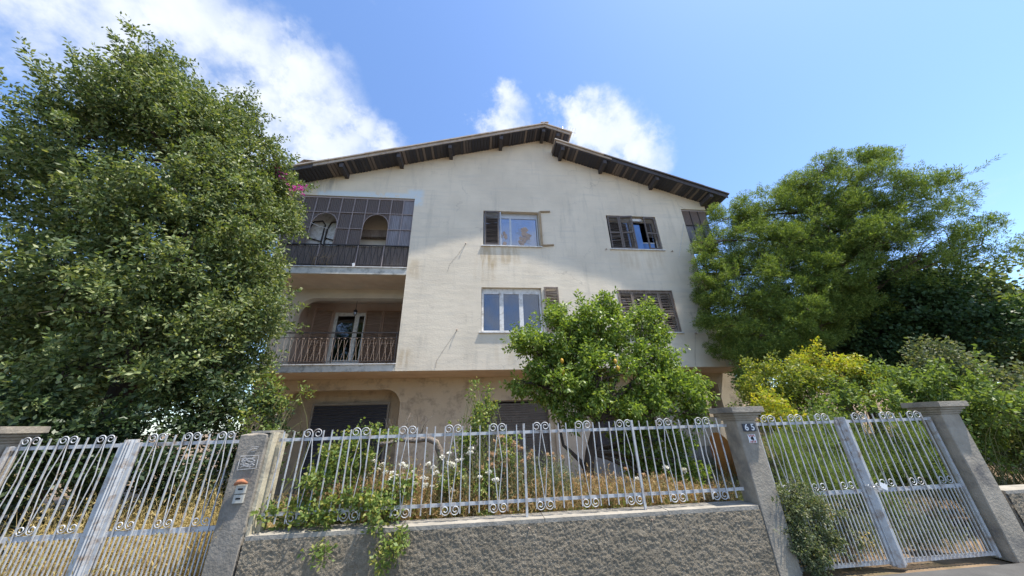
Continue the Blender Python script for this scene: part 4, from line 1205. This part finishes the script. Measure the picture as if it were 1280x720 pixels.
PINE = [(7.35,8.6,6.2,.42),(7.2,8.5,4.9,.45),(7.0,8.6,5.6,.4),(7.0,8.7,4.3,.4),(7.55,8.6,6.9,.4),(8.79, 8.71, 8.15, 0.69), (8.01, 8.87, 6.58, 0.5), (8.69, 8.09, 6.92, 0.78), (7.9, 8.25, 5.0, 0.81), (7.35, 8.6, 4.09, 0.58), (7.84, 8.0, 3.68, 0.67), (10.25, 7.81, 7.88, 0.95), (9.98, 7.59, 6.08, 0.95), (8.74, 7.69, 5.43, 0.84), (11.4, 7.11, 8.21, 0.9), (12.06, 6.88, 9.1, 0.62), (11.79, 6.44, 7.82, 0.78), (10.95, 6.79, 6.17, 0.84), (12.42, 6.44, 8.73, 0.62), (11.41, 6.38, 6.34, 0.78), (8.68, 7.43, 4.09, 0.67), (12.23, 5.82, 6.94, 0.9), (12.54, 5.71, 5.41, 0.78), (11.49, 6.27, 5.03, 0.73), (10.3, 8.96, 7.2, 1.01), (11.65, 8.29, 6.75, 1.12), (9.3, 8.51, 4.74, 0.78), (7.56, 8.4, 5.74, 0.5), (9.41, 8.4, 7.98, 0.67), (10.86, 7.62, 8.77, 0.62), (10.08, 7.39, 4.74, 0.78), (9.52, 7.73, 3.84, 0.67), (10.75, 7.17, 4.51, 0.78), (9.74, 7.28, 5.3, 0.67), (11.54, 6.94, 7.2, 0.78), (10.53, 7.28, 7.09, 0.78), (7.56, 8.29, 3.28, 0.5), (8.4, 7.84, 3.28, 0.56), (7.28, 8.51, 4.74, 0.5), (9.3, 7.62, 4.74, 0.67), (8.96, 7.73, 3.39, 0.56), (9.54, 8.08, 8.07, 0.82), (8.02, 8.92, 7.42, 0.5), (10.4, 7.12, 6.37, 0.88), (10.65, 7.45, 8.62, 0.7), (11.16, 6.67, 7.08, 0.77), (8.7, 8.27, 6.12, 0.83), (10.23, 7.01, 5.24, 0.74), (10.76, 6.36, 5.9, 0.7), (8.29, 8.67, 6.03, 0.7), (7.48, 8.86, 5.24, 0.55), (9.49, 7.66, 6.39, 0.86), (11.41, 7.03, 9.2, 0.5), (8.41, 7.99, 4.52, 0.75), (7.31, 9.0, 3.6, 0.42), (7.79, 8.33, 3.2, 0.5), (8.31, 7.8, 3.3, 0.45)]
tr = [(10.1,8.4,.3),(10.05,8.37,1.0),(10.0,8.34,1.8),(10.1,8.2,3.0),(10.2,8.1,4.2),(10.4,7.95,5.4),(10.6,7.7,6.7),(10.9,7.6,7.7)]
make_tree('pine_tree', 'fluffy olive green pine tree in front of the house corner', (10.1,8.4,height(10.1,8.4)), tr, .17, PINE, 'needle', 'bark_pine', 1600, 12, .13, .05, .05, .095, .18, twigs=10, flat=.88, up=.5, droop=-.1, limb_r=.045, inner=.35, along=.9, sprig=.25)
IVY = [(10.9,7.9,4.4,.9),(10.9,7.5,3.5,.8),(10.6,8.2,3.3,.7),(11.5,6.8,4.2,.8),(12.0,6.4,3.4,.9),(11.6,7.4,5.0,.7),(12.4,7.0,4.8,.9),(11.2,7.2,2.6,.7)]
make_tree('ivy_clad_tree', 'dark ivy clad tree in the shade behind the pine', (11.2,7.8,height(11.2,7.8)), [(11.2,7.8,.2),(11.2,7.8,1.2),(11.2,7.75,2.2),(11.25,7.7,3.0),(11.3,7.6,4.0)], .14, IVY, 'leaf_ivy', 'bark', 620, 14, .3, .14, .06, .11, .75, twigs=6)
GAP = [(6.79,6.79,2.35,.38),(6.45,7.1,2.1,.36),(6.8,6.48,2.15,.37),(6.95,7.46,2.75,.34),(7.1,6.46,2.45,.34),(6.8,6.9,1.7,.45)]
for i, (lb2, m, lobes) in enumerate((
    ('bright yellow green shrub rising under the pine', 'leaf_yellow', [(7.73,6.67,2.76,0.40),(7.89,6.19,2.42,0.36),(7.48,6.79,2.46,0.34),(8.17,6.19,2.20,0.34)]),
    ('yellow leaved shrub right behind the capped pillar', 'leaf_yellow', [(5.86,6.30,1.82,0.31),(6.11,6.36,1.60,0.31),(5.68,6.02,1.51,0.26)]),
    ('fresh green shrub filling the gap between the porch column and the pine', 'leaf_mixed', GAP),
    ('tall green shrub beside the porch column', 'leaf_shrub', [(7.13,8.04,2.46,0.39),(6.88,7.74,1.94,0.39),(7.40,7.57,1.86,0.39)]),
    ('mixed green shrub between the yellow shrubs', 'leaf_shrub', [(6.86,6.51,1.99,0.36),(7.22,6.11,1.86,0.36),(6.62,6.02,1.51,0.34)]),
    ('large green shrub below the ivy clad tree', 'leaf_shrub', [(8.08,5.89,2.20,0.39),(7.14,5.26,1.73,0.31),(7.74,5.33,1.86,0.39),(7.91,4.95,1.94,0.43),(8.00,4.56,1.77,0.43)]),
    ('olive shrub on the slope beyond the far gate leaf', 'leaf_bush', [(8.43,5.16,2.37,0.43),(8.86,5.33,2.12,0.52),(8.77,4.64,1.77,0.52)]),
    ('tall olive shrub above the wall past the far gate pillar', 'leaf_bush', [(9.6,4.9,1.5,.5),(10.2,5.2,1.8,.6),(9.0,4.7,1.0,.45),(10.8,4.9,1.4,.6),(10.0,5.6,1.2,.6)]),
    ('wide green shrub in the drive corner behind the far gate pillar', 'leaf_shrub', [(7.3,4.9,1.2,.4),(7.9,5.0,1.5,.45),(8.4,4.8,1.1,.45),(7.6,5.4,.9,.45),(6.9,5.3,.7,.35)]))):
    c = lobes[0]
    bx = sum(l[0] for l in lobes)/len(lobes); by = sum(l[1] for l in lobes)/len(lobes)
    bushy('garden_shrub', lb2, (bx, by, height(bx, by)), lobes, m, 900, 10, .22, .10, .045, .085, .55, nst=14, group='shrubs on the slope', sprig=.4)
# feathery shrub behind the right gate
fe = bushy('feathery_shrub', 'soft feathery green shrub behind the padlocked gate', (6.3,5.4,height(6.3,5.4)), [(6.4,5.6,1.25,.4),(6.21,5.1,1.0,.38),(5.83,5.77,1.0,.32),(6.7,4.9,1.05,.42),(6.0,5.3,.7,.35),(5.2,5.0,.7,.36),(5.6,4.9,.5,.36),(4.9,5.2,.9,.34),(5.4,5.4,1.1,.36),(4.7,4.9,.5,.3)],
      'feather', 1500, 16, .2, .07, .06, .12, .06, nst=20, inner=.1, up=.9, along=1.3)

# lemon tree
LEM = [(2.54,5.9,3.31,.50),(1.51,5.8,3.04,.54),(.95,5.7,2.90,.36),(3.43,6.0,3.30,.40),(2.06,5.9,3.42,.42),(1.24,5.6,2.22,.44),(2.09,5.5,2.32,.52),(3.16,5.8,2.5,.54),(3.72,5.9,2.06,.43),(3.92,5.9,1.66,.22),
       (2.81,5.7,1.79,.42),(1.61,5.6,1.74,.26),(.84,5.7,2.25,.28),(3.55,6.0,1.28,.28),(2.91,6.2,1.10,.32),(1.43,5.9,3.66,.2),(2.53,5.9,3.78,.2),(3.45,6.0,3.75,.17),(2.2,6.2,2.8,.6),(3.0,6.3,1.7,.4),(2.9,6.15,.75,.3),(3.35,6.05,.8,.3),(3.1,6.1,.4,.28),(3.7,6.0,.75,.22),(2.6,6.0,1.25,.25)]
tr = [(1.82,5.82,-.02),(1.80,5.8,.4),(1.78,5.77,.85),(1.83,5.74,1.12),(1.93,5.72,1.4),(2.02,5.72,1.62)]
lt = make_tree('lemon_tree', 'bright green lemon tree with ripe fruit behind the iron fence', (1.80,5.8,bed(1.8,5.8)), tr, .11, LEM, 'leaf_lemon', 'bark', 1150, 14, .24, .09, .05, .095, .46, twigs=8, limb_r=.045, droop=.25, inner=.45, sprig=.9)
mb = MB()
for pts, r in (([(1.80,5.78,.75),(1.66,5.75,1.0),(1.5,5.72,1.15),(1.38,5.7,1.25),(1.33,5.7,1.6)], .04), ([(1.98,5.72,1.5),(1.9,5.7,1.8),(1.75,5.7,2.1),(1.55,5.7,2.5)], .042), ([(2.0,5.72,1.55),(2.2,5.7,1.8),(2.45,5.7,2.0),(2.8,5.75,2.2)], .045)):
    mb.tube(pts, tapered(pts, r, r*.5), 8)
mb.build('limb', 'bark', lt)
bm = bmesh.new(); bmesh.ops.create_uvsphere(bm, u_segments=10, v_segments=8, radius=1)
for v in bm.verts:
    if abs(v.co.z) > .95: v.co.z *= 1.2
for f in bm.faces: f.smooth = True
me = bpy.data.meshes.new('lemon'); bm.to_mesh(me); bm.free(); me.materials.append(MAT['lemon'])
for x, y, z in [(1.37,5.26,2.55),(1.36,5.22,2.36),(2.31,5.22,2.41),(2.29,5.24,2.53)]:
    o = mesh_obj('lemon', me, lt, (x, y, z)); o.scale = (.03, .03, .04); o.rotation_euler = (random.gauss(0,.2), random.gauss(0,.2), 0)

# ================================================================== GARDEN PLANTS
bushy('climbing_rose', 'leafy green climber tangled in the fence and spilling over the wall', (-1.4,4.3,.6), [(-1.6,4.25,1.36,.2),(-1.7,4.1,1.1,.17),(-1.34,4.2,1.20,.18),(-1.44,4.02,.85,.15),(-1.92,4.1,.83,.13),(-.96,3.95,.83,.17),(-.82,4.1,1.03,.13),(-2.12,4.02,.84,.08),(-.80,3.84,.60,.11),(-.88,3.82,.44,.08),(-1.41,3.83,.52,.05),(-1.52,3.83,.55,.05),(-1.15,4.05,.85,.14),(-1.66,4.0,.78,.12),(-1.25,4.3,1.5,.1),(-1.0,4.2,1.5,.06)],
      'leaf_rose', 3000, 8, .13, .06, .028, .055, .62, nst=40, sr=.005, inner=.1, sprig=1.0)
bushy('rambling_shrub', 'upright green shrub with long shoots rising above the fence', (-.02,4.65,.6), [(0,4.7,1.66,.2),(-.12,4.6,1.33,.19),(.35,4.7,1.3,.18),(.01,4.4,.95,.19),(-.32,4.4,1.0,.15),(.16,4.7,1.85,.09),(-.12,4.7,1.95,.05),(-.05,4.7,2.12,.035),(.12,4.75,2.05,.04)],
      'leaf_rose', 2600, 8, .15, .06, .028, .055, .58, nst=30, sr=.006, inner=.1, sprig=1.0)
bushy('gate_bush', 'grey green bush with pale seed heads growing against the padlocked gate', (3.72,4.06,.1), [(3.50,3.90,.72,.13),(3.46,3.88,.5,.14),(3.48,3.88,.3,.14),(3.77,4.0,.66,.19),(3.56,3.96,.44,.19),(4.12,4.1,.46,.17),(3.85,4.02,.25,.2),(3.70,4.02,.83,.11),(4.25,4.15,.3,.18),(3.6,3.95,.2,.16)],
      'leaf_bush', 6500, 10, .12, .05, .018, .04, .5, nst=40, sr=.004, inner=.1, sprig=1.0)
bushy('dry_bush', 'straw coloured dry bush tangled in the padlocked gate beside the grey green bush', (4.2,4.12,.02), [(4.15,4.1,.5,.15),(4.32,4.12,.36,.16),(4.05,4.1,.62,.1),(4.4,4.15,.2,.15),(4.2,4.15,.2,.15)],
      'dry_yellow', 2200, 7, .12, .05, .015, .032, .45, stem='dry_stem', nst=30, sr=.003, inner=.1, sprig=1.0)
# dead curved branch
db = empty('dead_branch', (-.46,4.82,.52), 'bleached dead branch arching behind the fence', 'branch')
p = [(-.46,4.82,.50),(-.47,4.8,.85),(-.48,4.8,1.05),(-.50,4.8,1.24),(-.58,4.79,1.40),(-.70,4.78,1.455),(-.86,4.78,1.43),(-1.05,4.77,1.455),(-1.18,4.76,1.41),(-1.29,4.75,1.40)]
MB().tube(p, [.05,.042,.046,.05,.04,.043,.032,.034,.025,.03], 8).build('limb', 'deadwood', db)
mb = MB()
for k in range(26):
    a = Vector((random.uniform(-1.15,-.75), 4.78, 1.45))
    q = limb_path(a, a+Vector((random.uniform(-.15,.2), random.uniform(-.1,.1), random.uniform(.1,.33))), 4, .3, .1)
    mb.tube(q, tapered(q, .004, .0018), 3)
tag(mb.build('twigs', 'deadwood', db), kind='stuff')

def wild_carrot(x, y, z0, z, label):
    root = empty('wild_carrot', (x, y, z0), label, 'flower', 'white flowers in the garden bed')
    mb = MB(); V, F = [], []
    heads = [(x, y, z)]+[(x+random.gauss(0, .09), y+random.gauss(0, .07), z-random.uniform(.02, .16)) for _ in range(random.choice((2, 3, 3)))]
    base = Vector((x, y, z0))
    for h in heads:
        p = limb_path(base, h, 5, .08, 0); mb.tube(p, tapered(p, .004, .002), 4)
    mb.build('stem', 'stem', root)
    for h in heads:
        n = 45; r = random.uniform(.016, .034)
        ang = RNG.random(n)*6.283; rad = r*np.sqrt(RNG.random(n))
        pos = np.stack([h[0]+rad*np.cos(ang), h[1]+rad*np.sin(ang)*.8, h[2]+rad*np.sin(ang)*.55-(rad/r)**2*.006+RNG.normal(size=n)*.002], 1)
        d = unit(np.stack([np.cos(ang), np.sin(ang), .5+RNG.normal(size=n)*.4], 1))
        V2, F2 = leaf_quads(pos, d, RNG.uniform(.014, .022, n), RNG.uniform(.014, .020, n), .1)
        mesh_obj('flower_head', np_mesh('flower_head', V2, F2, 'petal'), root)
for (x, z) in [(-1.2,1.26),(-1.03,1.14),(-.94,1.02),(-.85,1.22),(-.62,1.18),(-.49,1.04),(-.42,1.29),(-.25,1.25),(-.16,1.30),(-.5,1.16),(-.92,.95),(-.73,1.09),(.1,1.1)]:
    wild_carrot(x+random.uniform(-.08, .08), 4.28+random.uniform(-.06, .22), .6, z+random.uniform(-.1, .08), 'flat white flower heads on thin stems behind the fence')
def seed_plant(x, y, z, label, n):
    root = empty('thistle_plant', (x, y, .6), label, 'plant', 'dry seed head plants in the garden bed')
    mb = MB(); base = Vector((x, y, .6)); P = []
    for _ in range(n):
        h = Vector((x+random.gauss(0, .07), y+random.gauss(0, .06), z-abs(random.gauss(0, .14))))
        p = limb_path(base, h, 5, .1, 0); mb.tube(p, tapered(p, .005, .0025), 4); P.append(h)
    mb.build('stem', 'dry_stem', root)
    for h in P:
        k = 30; d = unit(RNG.normal(size=(k, 3))+np.array([0, 0, .5]))
        V, F = leaf_quads(np.array(h)+d*.004, d, RNG.uniform(.020, .038, k), RNG.uniform(.010, .016, k), .1)
        mesh_obj('seed_head', np_mesh('seed_head', V, F, 'puff'), root)
    c = np.array([base+(h-base)*random.uniform(.2, .85) for h in P for _ in range(6)])
    V, F = cluster_leaves(c, unit(RNG.normal(size=c.shape)+[0, 0, .5]), 5, .1, .05, .03, .06, .35)
    mesh_obj('leaves', np_mesh('leaves', V, F, 'leaf_bush'), root)
for x, z, n in ((.29,1.46,6),(.45,1.38,6),(.12,1.33,5),(.23,1.16,5),(.56,1.12,5),(.41,.98,4),(.93,1.22,4),(1.2,1.0,4),(1.9,1.02,4),(2.2,.98,4),(-.35,1.0,3),(.75,1.1,4),(2.55,.9,4),(1.5,.95,4),(.35,1.42,5),(.2,1.3,5),(.62,1.3,5),(.05,1.2,4),(.7,.95,4),(2.4,.95,4),(2.9,.9,3),(-1.9,.95,3)):
    seed_plant(x, 4.48+random.uniform(-.12, .15), z, 'thin dry plant with peach coloured seed heads behind the fence', n)
def white_rose(x, y, z, label):
    root = empty('rose_plant', (x, y, .6), label, 'rose', 'white roses in the garden bed')
    mb = MB(); p = limb_path((x, y, .6), (x, y, z), 5, .08, 0); mb.tube(p, .004, 4); mb.build('stem', 'stem', root)
    k = 40; d = unit(RNG.normal(size=(k, 3))+np.array([0, -.2, .5]))
    V, F = leaf_quads(np.array([x, y, z])+d*.008, d, RNG.uniform(.025, .045, k), RNG.uniform(.03, .04, k), .5)
    mesh_obj('bloom', np_mesh('bloom', V, F, 'petal'), root)
    c = np.array([[x, y, .65+(z-.65)*t] for t in np.linspace(.2, .9, 6)]); V, F = cluster_leaves(c, unit(RNG.normal(size=c.shape)), 6, .1, .05, .03, .05, .6)
    mesh_obj('leaves', np_mesh('leaves', V, F, 'leaf_shrub'), root)
for x, z in ((2.53,.99),(2.79,.95),(2.11,.86)): white_rose(x, 4.7, z, 'single white rose in front of the dark door')

# dry weeds filling the bed and the drive
def weeds(name, label, n, xr, yr, z, h0, h1, mat, leafy, lean=.35):
    x = RNG.uniform(*xr, n); y = RNG.uniform(*yr, n)
    zz = np.array([bed(a, b) if z else height(a, b) for a, b in zip(x, y)])
    hm = np.array([.65+.6*mnoise.noise((a*1.6, b*1.6, 5)) for a, b in zip(x, y)])
    base = np.stack([x, y, zz-.02], 1)
    d = unit(np.stack([RNG.normal(size=n)*lean, RNG.normal(size=n)*lean, np.ones(n)], 1))
    L = RNG.uniform(h0, h1, n)*np.clip(hm, .3, 1.4)
    if z: L = L*np.where((x > .9)&(h1 < 1), .68, 1)
    V1, F1 = leaf_quads(base, d, L, RNG.uniform(.006, .013, n), .1)
    t = RNG.random((n, leafy))**.7
    C = (base[:, None, :]+d[:, None, :]*(L[:, None]*t)[:, :, None]).reshape(-1, 3)
    A = unit(RNG.normal(size=C.shape)*.6+[0, 0, .9])
    V2, F2 = cluster_leaves(C, A, 2, .06, .02, .02, .06, .17, along=1.1)
    o = mesh_obj(name, np_mesh(name, np.concatenate([V1, V2]), np.concatenate([F1, F2+len(V1)]), mat))
    tag(o, label, 'weeds', kind='stuff')
weeds('dry_weeds', 'orange brown dry weeds filling the bed behind the fence', 7500, (-2.15, 3.1), (4.2, 5.6), True, .30, .80, 'dry', 9)
weeds('dry_grass', 'straw coloured tall dry grass behind the left gate', 3000, (-4.7, -2.5), (4.15, 5.4), None, .6, 1.4, 'dry_yellow', 9)
weeds('tall_weeds', 'tall tangled green and straw weeds behind the middle of the fence', 420, (-.5, 1.15), (4.3, 4.9), True, .6, 1.05, 'leaf_bush', 16, .18)
weeds('green_weeds', 'low green weeds among the dry growth behind the fence', 1400, (-2.15, 2.6), (4.18, 5.2), True, .15, .48, 'leaf_shrub', 8)
weeds('drive_weeds', 'rough green weeds on the drive behind the padlocked gate', 3200, (3.5, 6.2), (4.3, 7.0), None, .3, .9, 'leaf_bush', 8)
weeds('slope_grass', 'dry tangled grass on the slope under the pine', 4200, (5.5, 11.5), (5.5, 11), None, .4, 1.0, 'leaf_bush', 6)

# trees standing further back on both sides
def far_tree(x, y, h, r, mat, label):
    z0 = height(x, y)
    lobes = []
    for k in range(11):
        a = random.uniform(0, 6.28); q = random.uniform(0, .75)*r
        lobes.append((x+q*math.cos(a), y+q*math.sin(a), z0+h*random.uniform(.35, .9), r*random.uniform(.35, .55)))
    make_tree('background_tree', label, (x, y, z0), [(x, y, z0-.1), (x+.1, y, z0+h*.25), (x, y+.1, z0+h*.5), (x, y, z0+h*.65)], .16, lobes, mat, 'bark', 210, 15, .5, .22, .10, .17, .5,
              twigs=4, limb_r=.05, group='trees behind the garden', sprig=.3)
for a in ((13.5, 10.5, 5.2, 2.0, 'leaf_ivy', 'dark broad tree behind the ivy clad tree'), (12.0, 13.5, 5.0, 2.2, 'leaf_shrub', 'mid green tree on the slope behind the house corner'),
          (16.0, 8.5, 6.0, 2.2, 'leaf_tree', 'dark evergreen tree on the slope right of the pine'), (15.0, 5.8, 4.6, 1.7, 'leaf_shrub', 'green tree beyond the far wall past the gates'),
          (-9.6, 9.0, 6.0, 2.3, 'leaf_dark', 'shaded tree behind the tall evergreen tree'), (-10.5, 6.0, 5.0, 2.0, 'leaf_tree', 'dark evergreen beside the tall evergreen tree'),
          (-12.5, 4.9, 5.2, 1.9, 'leaf_dark', 'dark tree over the wall beyond the left gate')):
    far_tree(*a)
